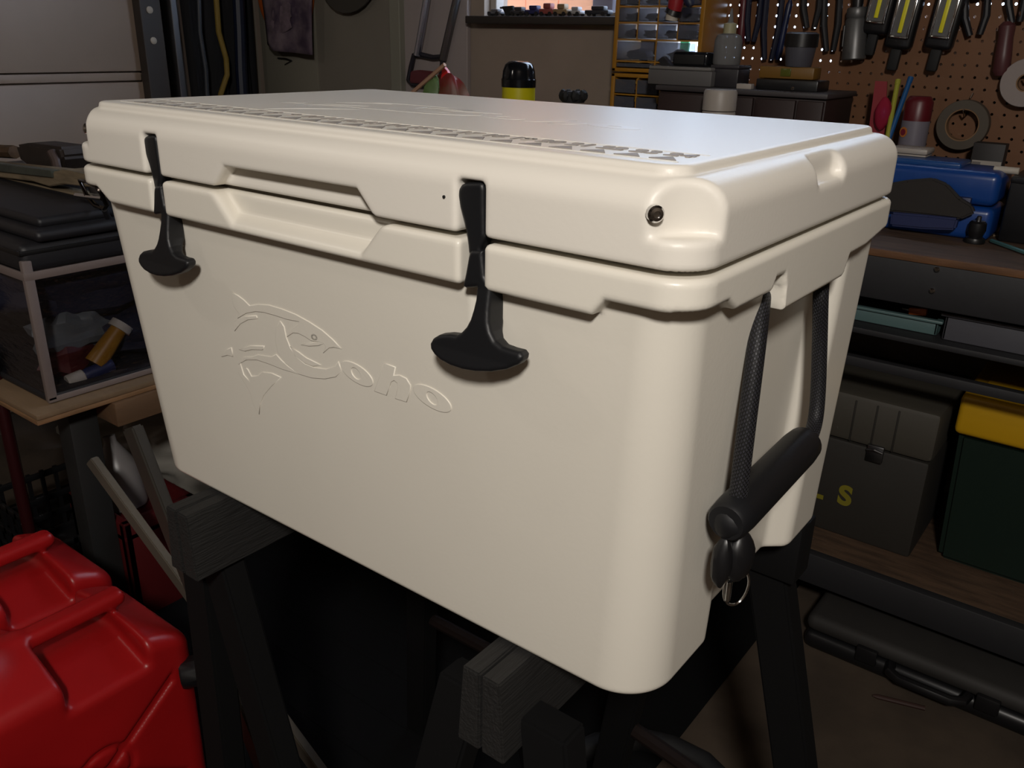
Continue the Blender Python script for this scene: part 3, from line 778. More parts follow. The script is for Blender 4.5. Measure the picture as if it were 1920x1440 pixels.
driver('dark red screwdriver hanging left of the navy pliers', 1396, -10, 1388, 84, mat('dark_red_handle', (84, 34, 40), .4), .010)
# silver torch
a = at(1608, 14, 'y', 1.79); b = at(1600, 112, 'y', 1.79); L = (b-a).length
t = thing('flashlight', 'silver metal flashlight hanging head down on the pegboard', 'flashlight', a)
B().lathe([(.021, 0), (.023, .004), (.023, L*.18), (.0215, L*.2), (.0245, L*.24), (.0265, L*.8), (.028, L*.98), (.026, L)], a, b-a, 28).done('barrel', SILVER, t)
B().lathe([(.012, 0), (.013, -.03), (.010, -.045)], a, b-a, 16).done('tail_cap', BLACKP, t)
B().tube([a+(b-a)*.35+Vector((-.0245, -.006, 0)), a+(b-a)*.75+Vector((-.026, -.006, 0))], .004, 8).done('switch_strip', BLACKP, t)
# work lights
def worklight(label, px, py, top, group=None):
    c = at(px, py, 'y', 1.785)
    t = thing('work_light', label, 'work light', c, 'work lights on the pegboard')
    M_ = rota(c, .09, 'Y')
    B().box(c.x-.030, c.x+.030, 1.775, 1.808, c.z-.028, c.z+top+.03, .010, 3, M_).done('housing', BLACKP, t)
    f = B(); zz0, zz1 = c.z-.005, c.z+top
    f.box(c.x-.022, c.x+.022, 1.768, 1.778, zz0, zz0+.006, .002, 2, M_).box(c.x-.022, c.x+.022, 1.768, 1.778, zz1-.006, zz1, .002, 2, M_)
    f.box(c.x-.022, c.x-.016, 1.768, 1.778, zz0, zz1, .002, 2, M_).box(c.x+.016, c.x+.022, 1.768, 1.778, zz0, zz1, .002, 2, M_); f.done('bezel', CHROME, t)
    B().box(c.x-.018, c.x+.018, 1.772, 1.776, zz0+.004, zz1-.004, 0, 2, M_).done('reflector', SILVER, t)
    B().box(c.x-.0045, c.x+.0045, 1.768, 1.773, zz0+.012, zz1-.008, .001, 2, M_).done('led_strip', YSTRIP, t)
    B().box(c.x-.014, c.x+.010, 1.785, 1.802, c.z-.075, c.z-.026, .005, 2, M_).done('grip', BLACKM, t)
    hook(Vector((c.x, PY-.001, c.z+top+.035)), t, .03)
worklight('black work light with yellow strip, leftmost, half hidden by silver flashlight', 1644, 40, .10)
worklight('black work light with yellow strip, middle one of the three', 1688, 68, .10)
worklight('black work light with yellow strip, right one of the three', 1764, 68, .10)
# tape rolls
def ring(name, label, px, py, ro, ri, w, m_, y=1.80):
    c = at(px, py, 'y', y); t = thing(name, label, 'tape roll', c, 'tape rolls on the pegboard')
    B().lathe([(ri, 0), (ro-.001, 0), (ro, .001), (ro, w-.001), (ro-.001, w), (ri, w), (ri, 0)], c+Vector((0, -w/2, 0)), (0, 1, 0), 44, False).done('tape', m_, t)
    B().lathe([(ri-.0025, .001), (ri, .0005), (ri, w-.0005), (ri-.0025, w-.001), (ri-.0025, .001)], c+Vector((0, -w/2, 0)), (0, 1, 0), 44, False).done('core', mat('cardboard_core', (120, 92, 64), .8), t)
    hook(c+Vector((0, .022, ri-.012)), t, .05)
def ringfix():
    pass
ring('tape_roll', 'dull grey tape roll hanging low on the pegboard', 1806, 234, .0545, .0355, .026, mat('grey_tape', (76, 68, 58), .7))
ring('tape_roll', 'white tape roll hanging at the right edge of the pegboard', 1925, 155, .050, .019, .024, mat('white_tape', (140, 130, 126), .7))
nl = thing('nail', 'bright bent nail sticking out above grey tape roll', 'nail', at(1823, 178, 'y', PY))
B().tube([at(1825, 174, 'y', 1.80), at(1820, 184, 'y', 1.80)], .002, 6).done('shank', CHROME, nl)
# blister packs, sticks and cans on the back of the bench
p0 = at(1652, 152, 'y', 1.72); p1 = at(1655, 238, 'y', 1.70)
t = thing('blister_pack', 'pink and red blister pack standing behind lid corner', 'package', p1)
B().prism([(p0.x-.010, 1.71, p0.z), (p0.x+.016, 1.71, p0.z), (p1.x+.030, 1.70, BZ+.0), (p1.x-.024, 1.70, BZ+.0)], (0, .004, 0)).done('backing_card', mat('red_card', (130, 30, 40), .5), t)
B().blob((p1.x-.002, 1.69, p1.z+.03), (.018, .014, .035), 4, .04).done('bubble', PACK, t)
B().blob((p1.x-.002, 1.695, p1.z+.03), (.008, .008, .014), 4, .04).done('contents', mat('deep_violet', (70, 50, 120), .3), t)
for lab, x0_, y0_, x1_, y1_, c_, m_ in (('thin yellow green stick standing beside the pink pack', 1684, 150, 1668, 236, 'stick', mat('yellow_green', (150, 150, 50), .5)), ('blue plastic tube standing right of the pink pack', 1708, 145, 1674, 240, 'tube', mat('steel_blue', (24, 78, 130), .4))):
    a = at(x0_, y0_, 'y', 1.73); b = at(x1_, y1_, 'y', 1.68); b = a+(b-a)*((a.z-BZ)/(a.z-b.z))
    t = thing('plastic_stick' if c_ == 'stick' else 'plastic_tube', lab, c_, b); B().tube([a, b], .0055, 10).done('rod', m_, t)
    B().lathe([(.0062, 0), (.0062, .012)], a, b-a, 10).done('end_cap', m_, t)
c = at(1718, 225, 'y', 1.69); r_ = (at(1745, 225, 'y', 1.69).x-at(1692, 225, 'y', 1.69).x)/2
zt = at(1718, 180, 'y', 1.69).z; zm = at(1718, 226, 'y', 1.69).z
t = thing('spray_can', 'spray can with dark red upper half and white lower half', 'spray can', (c.x, 1.69, BZ))
B().lathe([(r_*.95, 0), (r_, .004), (r_, zm-BZ)], (c.x, 1.69, BZ), n=28).done('label_band', mat('bluish_white_label', (110, 106, 116), .4), t)
B().lathe([(r_, 0), (r_, zt-zm-.012), (r_*.8, zt-zm-.002), (r_*.72, zt-zm)], (c.x, 1.69, zm), n=28).done('cap', mat('dark_red_cap', (84, 14, 24), .4), t)
e = at(1694, 248, 'y', 1.69-r_)
B().lathe([(.0001, 0), (.011, 0), (.011, .001), (.0001, .001)], (c.x-.55*r_*1.0, 1.69-r_*.835, e.z), (-.55, -.835, 0), 20).done('round_emblem', mat('orange_emblem', (180, 110, 50), .5), t)
B().lathe([(.0001, 0), (.007, 0), (.007, .002), (.0001, .002)], (c.x-.55*r_*1.0, 1.69-r_*.835, e.z), (-.55, -.835, 0), 20).done('emblem_centre', mat('dark_red_emblem', (120, 30, 50), .5), t)
# blue case and what lies on it
bx1 = at(1868, 380, 'y', 1.50).x; ztop = at(1800, 318, 'y', 1.50).z
t = thing('blue_tool_case', 'glossy blue plastic tool case lying on the workbench', 'case', (bx1-.12, 1.58, BZ))
B().box(bx1-.26, bx1, 1.50, 1.635, BZ, BZ+(ztop-BZ)*.5-.001, .014, 3).done('case_base', BLUE, t)
l = B().box(bx1-.26, bx1, 1.50, 1.635, BZ+(ztop-BZ)*.5+.001, ztop, .016, 4).done('case_lid', BLUE, t)
B().box(bx1-.22, bx1-.08, 1.52, 1.615, ztop-.004, ztop+.010, .005, 3).done('raised_panel', mat('light_blue_case', (22, 66, 124), .3), l)
for q in (.06, .2): B().box(bx1-q-.016, bx1-q+.016, 1.490, 1.503, BZ+.045, BZ+.085, .003).done('latch', BLUED, t)
p = at(1752, 372, 'y', 1.46)
t = thing('tool_pouch', 'worn dark brown leather pouch leaning against the blue case', 'pouch', (p.x, 1.46, BZ))
b = B(); L_ = [at(x, y, 'y', 1.47) for x, y in ((1660, 345), (1700, 338), (1748, 334), (1775, 345), (1800, 372), (1822, 385), (1828, 400), (1800, 412), (1740, 404), (1680, 398), (1655, 395))]
b.prism(L_, (0, .016, 0), .004).done('pouch_flap', LEATH, t)
L_ = [at(x, y, 'y', 1.462) for x, y in ((1670, 398), (1740, 404), (1796, 410), (1790, 432), (1730, 430), (1668, 424))]
B().prism(L_, (0, .022, 0), .004).done('pouch_pocket', BLUED, t)
c = at(1826, 455, 'z', BZ)
t = thing('clamp_head', 'black knurled clamp head standing on the bench front edge', 'clamp', c)
B().lathe([(.019, 0), (.020, .004), (.018, .010), (.013, .013), (.015, .020), (.017, .026), (.016, .040), (.012, .044)], c, n=18).done('knob', BLACKP, t)
B().lathe([(.0045, .044), (.0045, .052), (.003, .054)], c, n=10).done('stud', STEEL, t)
# small things behind and beside the blue case
p = at(1716, 290, 'y', 1.60)
t = thing('white_lid_box', 'white plastic box resting on the blue case beside the cooler lid', 'box', (p.x, 1.62, ztop))
zz = at(1716, 275, 'y', 1.60).z
B().box(p.x-.040, at(1745, 290, 'y', 1.60).x, 1.56, 1.62, ztop+.010, zz-.012, .004).done('box_body', WPL, t)
B().box(p.x-.044, at(1747, 290, 'y', 1.60).x, 1.557, 1.623, zz-.012, zz, .004).done('box_lid', WPL, t)
t = thing('green_cloth', 'dark green cloth bundled behind the blue case', 'cloth', (at(1785, 290, 'y', 1.75).x, 1.75, BZ))
B().blob((at(1785, 290, 'y', 1.745).x, 1.745, BZ+.068), (.048, .018, .062), 6, .10).done('fold', GREEN, t)
p = at(1834, 300, 'y', 1.62); q0 = at(1802, 300, 'y', 1.62).x; q1 = at(1866, 300, 'y', 1.62).x
t = thing('parts_box', 'black and white cardboard box standing behind the blue case', 'box', (p.x, 1.66, BZ))
za = at(1830, 281, 'y', 1.62).z; zb_ = at(1830, 299, 'y', 1.62).z
B().box(q0, q1, 1.72, 1.76, BZ, za+.006, .002).done('carton', mat('black_carton', (34, 30, 30), .6), t)
B().box(q0+.004, q1-.002, 1.7195, 1.7205, at(1830, 313, 'y', 1.72).z, at(1830, 300, 'y', 1.72).z).done('white_label', WPL, t)
B().box(at(1822, 306, 'y', 1.719).x, at(1838, 306, 'y', 1.719).x, 1.7188, 1.7196, at(1830, 309, 'y', 1.719).z, at(1830, 303, 'y', 1.719).z).done('label_print', mat('grey_print', (110, 104, 100), .7), t)
p = at(1886, 319, 'y', 1.56)
t = thing('paper_roll', 'short white paper roll on the black box at right edge', 'roll', p)
B().lathe([(.006, 0), (.007, .001), (.007, .045), (.006, .046)], (p.x-.022, 1.56, p.z), (1, 0, 0), 16).done('roll', WDULL, t)
t = thing('black_box', 'black plastic box on the bench right of the blue case', 'box', (p.x+.1, 1.6, BZ))
B().box(bx1+.012, bx1+.30, 1.53, 1.66, BZ, p.z-.008, .006).done('box_body', BLACKP, t)
B().box(bx1+.012, bx1+.30, 1.527, 1.663, p.z-.020, p.z-.0072, .003).done('box_lid', BLACKP, t)
rnd = random.Random(11)
for i, (lab, px, py, w_, d_, m_, nm) in enumerate((('cream paper sheet on the bench right of the black knob', 1895, 438, .08, .10, PAPER, 'paper_sheet'), ('small brown card lying behind the cream paper', 1893, 400, .07, .04, mat('brown_card', (140, 100, 70), .8), 'card'), ('crumpled white rag on the bench at right edge', 1908, 420, .03, .025, WDULL, 'rag'))):
    c = at(px, py, 'z', BZ)
    t = thing(nm, lab, nm.split('_')[0], c)
    if nm == 'rag': B().blob((c.x, c.y, BZ+.01), (w_, d_, .011), 3, .25).done('cloth', m_, t)
    else: B().box(c.x-w_/2, c.x+w_, c.y-d_/2, c.y+d_/2, BZ+.0003, BZ+.003, 0, 2, rotz(c, .3*(1-i*1.6))).done('sheet', m_, t)
a, b = at(1856, 450, 'z', BZ+.006), at(1935, 478, 'z', BZ+.006)
t = thing('pencil', 'teal pencil lying near the front edge of bench', 'pencil', a); B().tube([a, a+(b-a)*.05, b], [.001, .004, .004], 6).done('shaft', mat('teal_paint', (70, 110, 110), .4), t)
a, b = at(1845, 378, 'z', BZ+.02), at(1935, 415, 'z', BZ+.02)
t = thing('leather_strap', 'dark brown strap lying over papers right of blue case', 'strap', a); B().tube([a, a.lerp(b, .5)+Vector((0, 0, .004)), b], .007, 8).done('strap', LEATH, t)

# ------------------------------------------------------------------ brown cabinet and the things on it
ky = 1.56
kx0, kx1 = at(1232, 190, 'y', ky).x, at(1545, 200, 'y', ky).x; kz = at(1400, 168, 'y', ky).z
t = thing('small_parts_cabinet', 'dark brown low wooden cabinet standing on the workbench', 'cabinet', ((kx0+kx1)/2, 1.65, BZ))
B().box(kx0, kx1, ky+.01, 1.76, BZ, kz-.012, .002).done('carcass', MAROON, t)
B().box(kx0-.006, kx1+.006, ky-.004, 1.765, kz-.012, kz, .003).done('top', mat('dark_slate_top', (58, 54, 56), .5), t)
xs = [kx0, at(1320, 200, 'y', ky).x, at(1412, 200, 'y', ky).x, at(1492, 200, 'y', ky).x, kx1]
for a, b in zip(xs, xs[1:]):
    d = B().box(a+.003, b-.003, ky, ky+.012, BZ+.005, kz-.018, .002).done('cabinet_door', MAROON, t)
B().lathe([(.003, 0), (.004, .004), (.003, .007)], at(1487, 166, 'y', ky-.003), (0, -1, 0), 10).done('stud', CHROME, t)
def on_cab(px0, px1, pytop, y, depth, z0=None): return at(px0, pytop, 'y', y).x, at(px1, pytop, 'y', y).x, (kz if z0 is None else z0), at((px0+px1)/2, pytop, 'y', y).z
x0, x1, z0, z1 = on_cab(1216, 1336, 125, 1.58, .1)
t = thing('metal_cash_box', 'grey metal box on top of the brown cabinet', 'box', ((x0+x1)/2, 1.63, kz))
B().box(x0, x1, 1.58, 1.70, z0, z1-.008, .003).done('box_body', mat('grey_enamel', (88, 86, 86), .45), t)
B().box(x0+.002, x1-.002, 1.578, 1.702, z1-.008, z1, .003).done('box_lid', mat('grey_enamel_lid', (112, 110, 108), .4), t)
bx0, bx1_, _, bz1 = on_cab(1261, 1328, 97, 1.60, .1, z1)
t = thing('radio', 'glossy black radio sitting on the grey metal box', 'radio', ((bx0+bx1_)/2, 1.64, z1))
B().box(bx0, bx1_, 1.60, 1.68, z1, bz1, .008, 3).done('case', mat('gloss_black', (18, 20, 24), .15), t)
B().box(bx0+.008, bx1_-.008, 1.597, 1.601, z1+.006, bz1-.007, .001).done('front_grille', BLACKM, t)
bq = at(1243, 118, 'y', 1.60)
t = thing('folded_foil', 'crumpled grey foil piece leaning left of the black radio', 'foil', (bq.x, 1.6, z1))
B().prism([(bx0-.004, 1.61, z1), (bx0-.034, 1.615, z1+.022), (bx0-.045, 1.61, z1+.012), (bx0-.028, 1.60, z1)], (0, .02, 0), .001).done('foil', STEEL, t)
x0, x1, z0, z1b = on_cab(1334, 1386, 122, 1.60, .1)
t = thing('dark_plastic_box', 'dark plastic box under the squeeze bottle', 'box', ((x0+x1)/2, 1.63, kz))
B().box(x0, x1, 1.60, 1.67, kz, z1b-.008, .003).done('box_body', mat('dark_smoke', (40, 38, 42), .4), t)
B().box(x0-.001, x1+.001, 1.598, 1.672, z1b-.008, z1b, .002).done('box_lid', mat('dark_smoke_lid', (50, 48, 52), .4), t)
cx_ = (at(1341, 90, 'y', 1.635).x+at(1389, 90, 'y', 1.635).x)/2; r_ = (at(1389, 90, 'y', 1.635).x-at(1341, 90, 'y', 1.635).x)/2
t = thing('squeeze_bottle', 'cloudy plastic squeeze bottle with pointed nozzle', 'bottle', (cx_, 1.635, z1b))
zs_ = at(1365, 66, 'y', 1.635).z; zc = at(1365, 46, 'y', 1.635).z; zn = at(1368, 18, 'y', 1.635).z
B().lathe([(r_*.93, 0), (r_, .004), (r_, zs_-z1b-.012), (r_*.85, zs_-z1b), (r_*.45, zs_-z1b+.004)], (cx_, 1.635, z1b), n=28).done('bottle_body', BOTTLE, t)
B().lathe([(r_*.46, 0), (r_*.46, zc-zs_), (r_*.25, zc-zs_+.002)], (cx_, 1.635, zs_+.002), n=20).done('screw_cap', mat('yellowed_cap', (150, 146, 116), .5), t)
B().lathe([(r_*.22, 0), (.002, zn-zc)], (cx_, 1.635, zc+.003), n=14).done('nozzle', BOTTLE, t)
c = at(1395, 160, 'y', 1.57)
t = thing('white_eraser', 'small white block lying on the brown cabinet top', 'block', c)
B().box(at(1381, 155, 'y', 1.57).x, at(1409, 155, 'y', 1.57).x, 1.57, 1.59, kz, kz+.012, .002).done('block', WPL, t)
x0, x1, z0, z1 = on_cab(1418, 1535, 148, 1.60, .1)
t = thing('black_tool_tray', 'flat black tray under the yellow level on the cabinet', 'tray', ((x0+x1)/2, 1.63, kz))
B().box(x0, x1, 1.60, 1.68, kz, z1-.002, .003).done('tray', BLACKP, t)
x0b, x1b, _, z1c = on_cab(1424, 1528, 125, 1.61, .1)
t = thing('spirit_level', 'yellow plastic level lying on the black tray', 'level', ((x0b+x1b)/2, 1.63, z1-.002))
B().box(x0b, x1b, 1.61, 1.66, z1-.001, z1c, .004).done('level_body', mat('dull_yellow', (110, 78, 24), .5), t)
B().box((x0b+x1b)/2-.012, (x0b+x1b)/2+.012, 1.607, 1.612, z1+.005, z1c-.004, .001).done('vial', mat('vial_green', (80, 84, 30), .2), t)
cx_ = (at(1470, 90, 'y', 1.63).x+at(1530, 90, 'y', 1.63).x)/2; r_ = (at(1530, 90, 'y', 1.63).x-at(1470, 90, 'y', 1.63).x)/2
zl_ = at(1500, 88, 'y', 1.63).z; zt_ = at(1500, 60, 'y', 1.63).z
t = thing('travel_cup', 'grey cup with a wide black lid on yellow level', 'cup', (cx_, 1.635, z1c))
B().lathe([(r_*.75, 0), (r_*.8, .004), (r_*.92, zl_-z1c)], (cx_, 1.635, z1c), n=26).done('cup_body', mat('grey_cup', (70, 70, 78), .4), t)
B().lathe([(r_, 0), (r_, zt_-zl_-.004), (r_*.8, zt_-zl_)], (cx_, 1.635, zl_), n=26).done('cup_lid', BLACKP, t)
# white cylinder in front
cx_ = (at(1321, 190, 'y', 1.50).x+at(1379, 190, 'y', 1.50).x)/2; r_ = (at(1379, 190, 'y', 1.50).x-at(1321, 190, 'y', 1.50).x)/2; zt_ = at(1350, 168, 'y', 1.50).z
t = thing('white_canister', 'tall white plastic canister in front of the brown cabinet', 'canister', (cx_, 1.50, BZ))
B().lathe([(r_*.97, 0), (r_, .004), (r_, zt_-BZ-.05), (r_*.97, zt_-BZ-.047)], (cx_, 1.50, BZ), n=30).done('canister_body', WPL, t)
B().lathe([(r_*1.01, 0), (r_, zt_-BZ*1-(zt_-BZ-.045)-.006), (r_*.93, .045)], (cx_, 1.50, zt_-.045), n=30).done('canister_lid', WPL, t)

# ------------------------------------------------------------------ yellow drawer organizer (two stacked units)
OY = 1.69
def organizer(label, px0, px1, zb, zt, rows, name='drawer_organizer'):
    x0, x1 = at(px0, 60, 'y', OY).x, at(px1, 60, 'y', OY).x
    t = thing(name, label, 'organizer', ((x0+x1)/2, OY+.07, zb), 'stacked drawer organizers')
    f = B(); w = .012
    f.box(x0, x0+w, OY, OY+.13, zb, zt, .002).box(x1-w, x1, OY, OY+.13, zb, zt, .002)
    f.box(x0, x1, OY, OY+.13, zb, zb+.01, .002).box(x0, x1, OY, OY+.13, zt-.01, zt, .002); f.done('frame', ORGF, t)
    z = zt-.012
    for i, (h, n) in enumerate(rows):
        if z-h < zb+.008: h = z-zb-.010
        if h < .01: break
        if i: B().box(x0+w, x1-w, OY+.002, OY+.12, z, z+.0035).done('shelf', ORGF, t)
        wd = (x1-x0-2*w)/n
        for k in range(n):
            a = x0+w+k*wd
            if k: B().box(a-.002, a+.002, OY+.002, OY+.12, z-h, z).done('divider', ORGF, t)
            d = B(); d.box(a+.004, a+wd-.004, OY-.003, OY-.001, z-h+.003, z-.003).box(a+.004, a+wd-.004, OY-.001, OY+.11, z-h+.003, z-h+.005)
            d.done('drawer', DRAWER, t)
            c_ = rnd.choice(['dark', 'brown', 'grey'])
            B().blob((a+wd/2, OY+.03, z-h+.006+h*.2), (wd*.33, .022, h*.26), rnd.randint(0, 99), .25, 10).done('contents', mat('contents_'+c_, {'dark': (40, 40, 46), 'brown': (90, 62, 50), 'grey': (110, 110, 116)}[c_], .6), t)
        z -= h+.0035
zmid = at(1190, 137, 'y', OY).z
organizer('yellow framed drawer organizer in front of the window, upper one of two', 1151, 1318, zmid+.002, zmid+.30, [(.040, 2)]*2+[(.036, 4), (.036, 4), (.038, 4), (.050, 2), (.058, 2)])
organizer('yellow framed drawer organizer standing on the bench under the other', 1151, 1252, BZ, zmid-.002, [(.040, 2), (.040, 2), (.045, 2), (.05, 2), (.06, 2)])
# red and black pliers hanging in front of the organizer
t = thing('caulking_gun', 'red and black hand tool hanging in front of the organizer', 'tool', at(1270, 20, 'y', 1.60))
c = at(1268, 10, 'y', 1.60)
B().tube([c+Vector((0, 0, .10)), c+Vector((.002, 0, .03)), c+Vector((-.004, 0, -.012))], [.022, .022, .017], 14).done('body', mat('bright_dark_red', (140, 26, 34), .4), t)
B().tube([c+Vector((-.004, 0, -.010)), c+Vector((-.008, 0, -.020))], [.020, .022], 14).done('collar', BLACKP, t)
B().tube([c+Vector((-.008, 0, -.020)), c+Vector((-.010, 0, -.034))], [.016, .015], 14).done('tip', WDULL, t)
B().tube([c+Vector((.018, 0, .03)), c+Vector((.036, 0, .005)), c+Vector((.040, 0, -.002))], [.010, .012, .008], 10).done('trigger', NAVY, t)
B().tube([c+Vector((0, 0, .10)), c+Vector((0, .02, .24)), Vector((c.x, PY-.01, 1.62))], .002, 6).done('hanging_cord', BLACKM, t)

# ------------------------------------------------------------------ bench objects seen over the lid
sy = 1.42
cx_ = (at(947, 150, 'y', sy).x+at(999, 150, 'y', sy).x)/2; r_ = (at(999, 150, 'y', sy).x-at(947, 150, 'y', sy).x)/2
zc = at(972, 163, 'y', sy).z; zt_ = at(972, 114, 'y', sy).z
t = thing('spray_can', 'yellow can with a glossy black domed cap on the bench', 'spray can', (cx_, sy, BZ))
B().lathe([(r_*.94, 0), (r_*.96, .004), (r_*.96, zc-BZ)], (cx_, sy, BZ), n=30).done('can_body', YELC, t)
hh = zt_-zc
B().lathe([(r_, 0), (r_*1.01, hh*.30), (r_*.97, hh*.34), (r_*.93, hh*.62), (r_*.80, hh*.86), (r_*.55, hh*.99), (.0001, hh)], (cx_, sy, zc), n=30).done('cap', mat('gloss_black_cap', (16, 18, 22), .12), t)
cx_ = at(1075, 190, 'y', sy).x; zt_ = at(1075, 168, 'y', sy).z
t = thing('bottle', 'dark bottle with a lobed black knob cap on the bench', 'bottle', (cx_, sy, BZ))
B().lathe([(.03, 0), (.032, .004), (.032, zt_-BZ-.06), (.015, zt_-BZ-.035)], (cx_, sy, BZ), n=20).done('bottle_body', BLACKP, t)
b = B()
for k in range(7): b.blob((cx_+.026*math.cos(k*.9), sy+.026*math.sin(k*.9), zt_-.014), (.011, .011, .014), k, .1, 8)
b.lathe([(.028, 0), (.030, .02), (.024, .026)], (cx_, sy, zt_-.030), n=16); b.done('knob_cap', BLACKM, t)
t = thing('snack_bag', 'crumpled red and brown foil bag on the bench behind lid', 'bag', at(835, 180, 'y', 1.5)*1)
p = at(835, 160, 'y', 1.5)
B().blob((p.x+.01, 1.5, p.z-.10), (.085, .05, .135), 5, .13, 24).done('bag_body', mat('brown_red_foil', (104, 60, 44), .4, var=.7, vscale=26, col2=(120, 24, 28)), t)
B().prism([at(826, 150, 'y', 1.48), at(829, 122, 'y', 1.48), at(838, 133, 'y', 1.48), at(843, 148, 'y', 1.48)], (0, .012, 0), .001).done('torn_corner', mat('bright_red_foil', (200, 26, 30), .35), t)
q = at(812, 168, 'y', 1.46)
B().blob((q.x, 1.455, q.z-.02), (.03, .02, .05), 9, .2, 14).done('green_patch', mat('muted_green', (84, 110, 60), .5), t)
t = thing('red_rag', 'dark red rag heaped between foil bag and yellow can', 'rag', (at(905, 185, 'y', 1.55).x, 1.55, BZ))
p = at(905, 180, 'y', 1.55)
B().blob((p.x, 1.55, (BZ+p.z)/2+.002), (.125, .05, (p.z-BZ)/2*.98), 12, .07, 24).done('cloth', mat('rag_red', (130, 44, 46), .8, var=.5, vscale=20), t)
a, b = at(834, 121, 'y', 1.44), at(768, 178, 'y', 1.44); b = a+(b-a)*((a.z-BZ)/(a.z-b.z))
t = thing('paint_paddle', 'pale wooden stir stick leaning across the foil bag', 'stick', b)
B().tube([a, b], [.006, .005], 6).done('stick', mat('pale_wood', (170, 132, 108), .7), t)
# hacksaw on the pale board
t = thing('hacksaw', 'steel hacksaw with maroon handle hanging on pale board', 'saw', at(800, 120, 'y', 1.83))
hy = 1.832
g = [at(x, y, 'y', hy) for x, y in ((776, 104), (771, 125), (766, 150), (774, 158), (792, 160), (812, 157), (826, 148), (830, 118), (832, 106), (812, 108), (790, 103))]
B().tube(g, .009, 10, close=True).done('handle_frame', mat('saw_dark_grey', (58, 56, 64), .4, .6), t)
g = [at(x, y, 'y', hy) for x, y in ((774, 133), (790, 131), (818, 134), (822, 150), (800, 157), (772, 155))]
B().prism(g, (0, -.014, 0), .004).done('grip', mat('saw_maroon', (92, 40, 46), .5), t)
B().tube([at(x, y, 'y', hy-.012) for x, y in ((782, 104), (790, 60), (800, 0), (808, -60))], .012, 10).done('blade_bar', mat('bright_chrome', (190, 196, 215), .25, 1), t)
B().tube([at(830, 112, 'y', hy), at(842, 60, 'y', hy), at(856, 0, 'y', hy), at(864, -60, 'y', hy), at(840, -70, 'y', hy), at(806, -66, 'y', hy)], .013, 10).done('frame_tube', STEEL, t)
# sill clutter
def toy(label, px, py, w_, h_, m_, i):
    c = at(px, py, 'y', 1.84); z = WZ0
    t = thing('toy_car', label, 'toy car', (c.x, 1.84, z), 'toy cars on the window sill')
    B().box(c.x-w_/2, c.x+w_/2, 1.825, 1.855, z+.006, z+.006+h_*.5, .003).done('car_body', m_, t)
    B().box(c.x-w_/4, c.x+w_/3.5, 1.828, 1.852, z+.006+h_*.5, z+.006+h_, .003).done('car_roof', m_, t)
    for dx in (-w_*.3, w_*.3):
        for y in (1.823, 1.853): B().lathe([(.0065, 0), (.0065, .004)], (c.x+dx, y, z+.0065), (0, 1, 0), 12).done('wheel', BLACKP, t)
CARS = [('grey toy car on the sill below bright strip of sky', 930, 30, .05, .014, mat('toy_grey', (86, 84, 88), .5)),
 ('dark grey toy car on window sill left of blue one', 974, 32, .055, .020, mat('toy_dark', (52, 50, 54), .5)),
 ('dark blue toy car on the window sill', 1002, 33, .055, .024, mat('toy_blue', (30, 32, 78), .5)),
 ('brick red toy car on the window sill', 1028, 33, .05, .030, mat('toy_red', (130, 62, 56), .5)),
 ('tan toy truck on the sill right of red one', 1054, 34, .05, .028, mat('toy_tan', (126, 104, 74), .5)),
 ('white toy car on the sill near the organizer', 1080, 35, .045, .020, mat('toy_white', (150, 146, 146), .5)),
 ('black toy car on the sill beside the yellow organizer', 1122, 37, .08, .022, mat('toy_black', (34, 34, 40), .5))]
for i, c_ in enumerate(CARS): toy(*c_, i)
c = at(952, 20, 'y', 1.835)
t = thing('small_clamp', 'small dark clamp silhouetted on the window sill', 'clamp', (c.x, 1.835, WZ0))
B().prism([(c.x-.022, 1.83, c.z+.012), (c.x+.022, 1.83, c.z+.014), (c.x+.022, 1.83, c.z-.006), (c.x+.008, 1.83, c.z-.010), (c.x+.010, 1.83, WZ0), (c.x-.006, 1.83, WZ0), (c.x-.010, 1.83, c.z-.006)], (0, .012, 0), .002).done('clamp_body', BLACKM, t)
B().tube([(c.x-.030, 1.836, c.z+.008), (c.x-.018, 1.836, c.z+.008)], .003, 6).done('screw', STEEL, t)

# ------------------------------------------------------------------ back left corner
t = thing('hanging_cloth', 'dark purple printed cloth hanging on the grey door', 'cloth', at(535, 50, 'y', 1.83))
V = []; Fs = []; nx, nz = 14, 20
c00, c10, c11, c01 = at(478, -80, 'y', 1.775), at(586, -80, 'y', 1.775), at(588, 103, 'y', 1.775), at(503, 94, 'y', 1.775)
for i in range(nx+1):
    for j in range(nz+1):
        a, b = i/nx, j/nz; top = c00.lerp(c10, a); bot = c01.lerp(c11, a); p = top.lerp(bot, b)
        if a < .15: p.z += b*.02*(.15-a)/.15
        V.append((p.x, 1.775+.006*math.sin(a*9+b*3), p.z))
for i in range(nx):
    for j in range(nz): Fs.append((i*(nz+1)+j, (i+1)*(nz+1)+j, (i+1)*(nz+1)+j+1, i*(nz+1)+j+1))
cl = mesh_obj('cloth', V, Fs, PURPLE, t); md = cl.modifiers.new('solid', 'SOLIDIFY'); md.thickness = .003
b = B()
for px, py, rx, rz in ((528, 35, .05, .045), (535, 20, .03, .03), (515, 52, .03, .025)):
    c = at(px, py, 'y', 1.768); b.blob((c.x, 1.768, c.z), (rx, .0012, rz), 3, .2)
b.done('pale_print', mat('faded_print', (112, 96, 106), .9, var=.5, vscale=30), t)
c = at(645, -6, 'y', 1.80)
t = thing('felt_hat', 'dark round hat brim hanging on door at top edge', 'hat', c)
B().lathe([(.16, 0), (.16, .006), (.09, .012), (.085, .08), (.05, .10)], (c.x, 1.835, c.z+.105), (0, -1, .15), 28).done('hat', mat('charcoal_felt', (58, 54, 48), .9), t)
LW = -2.46
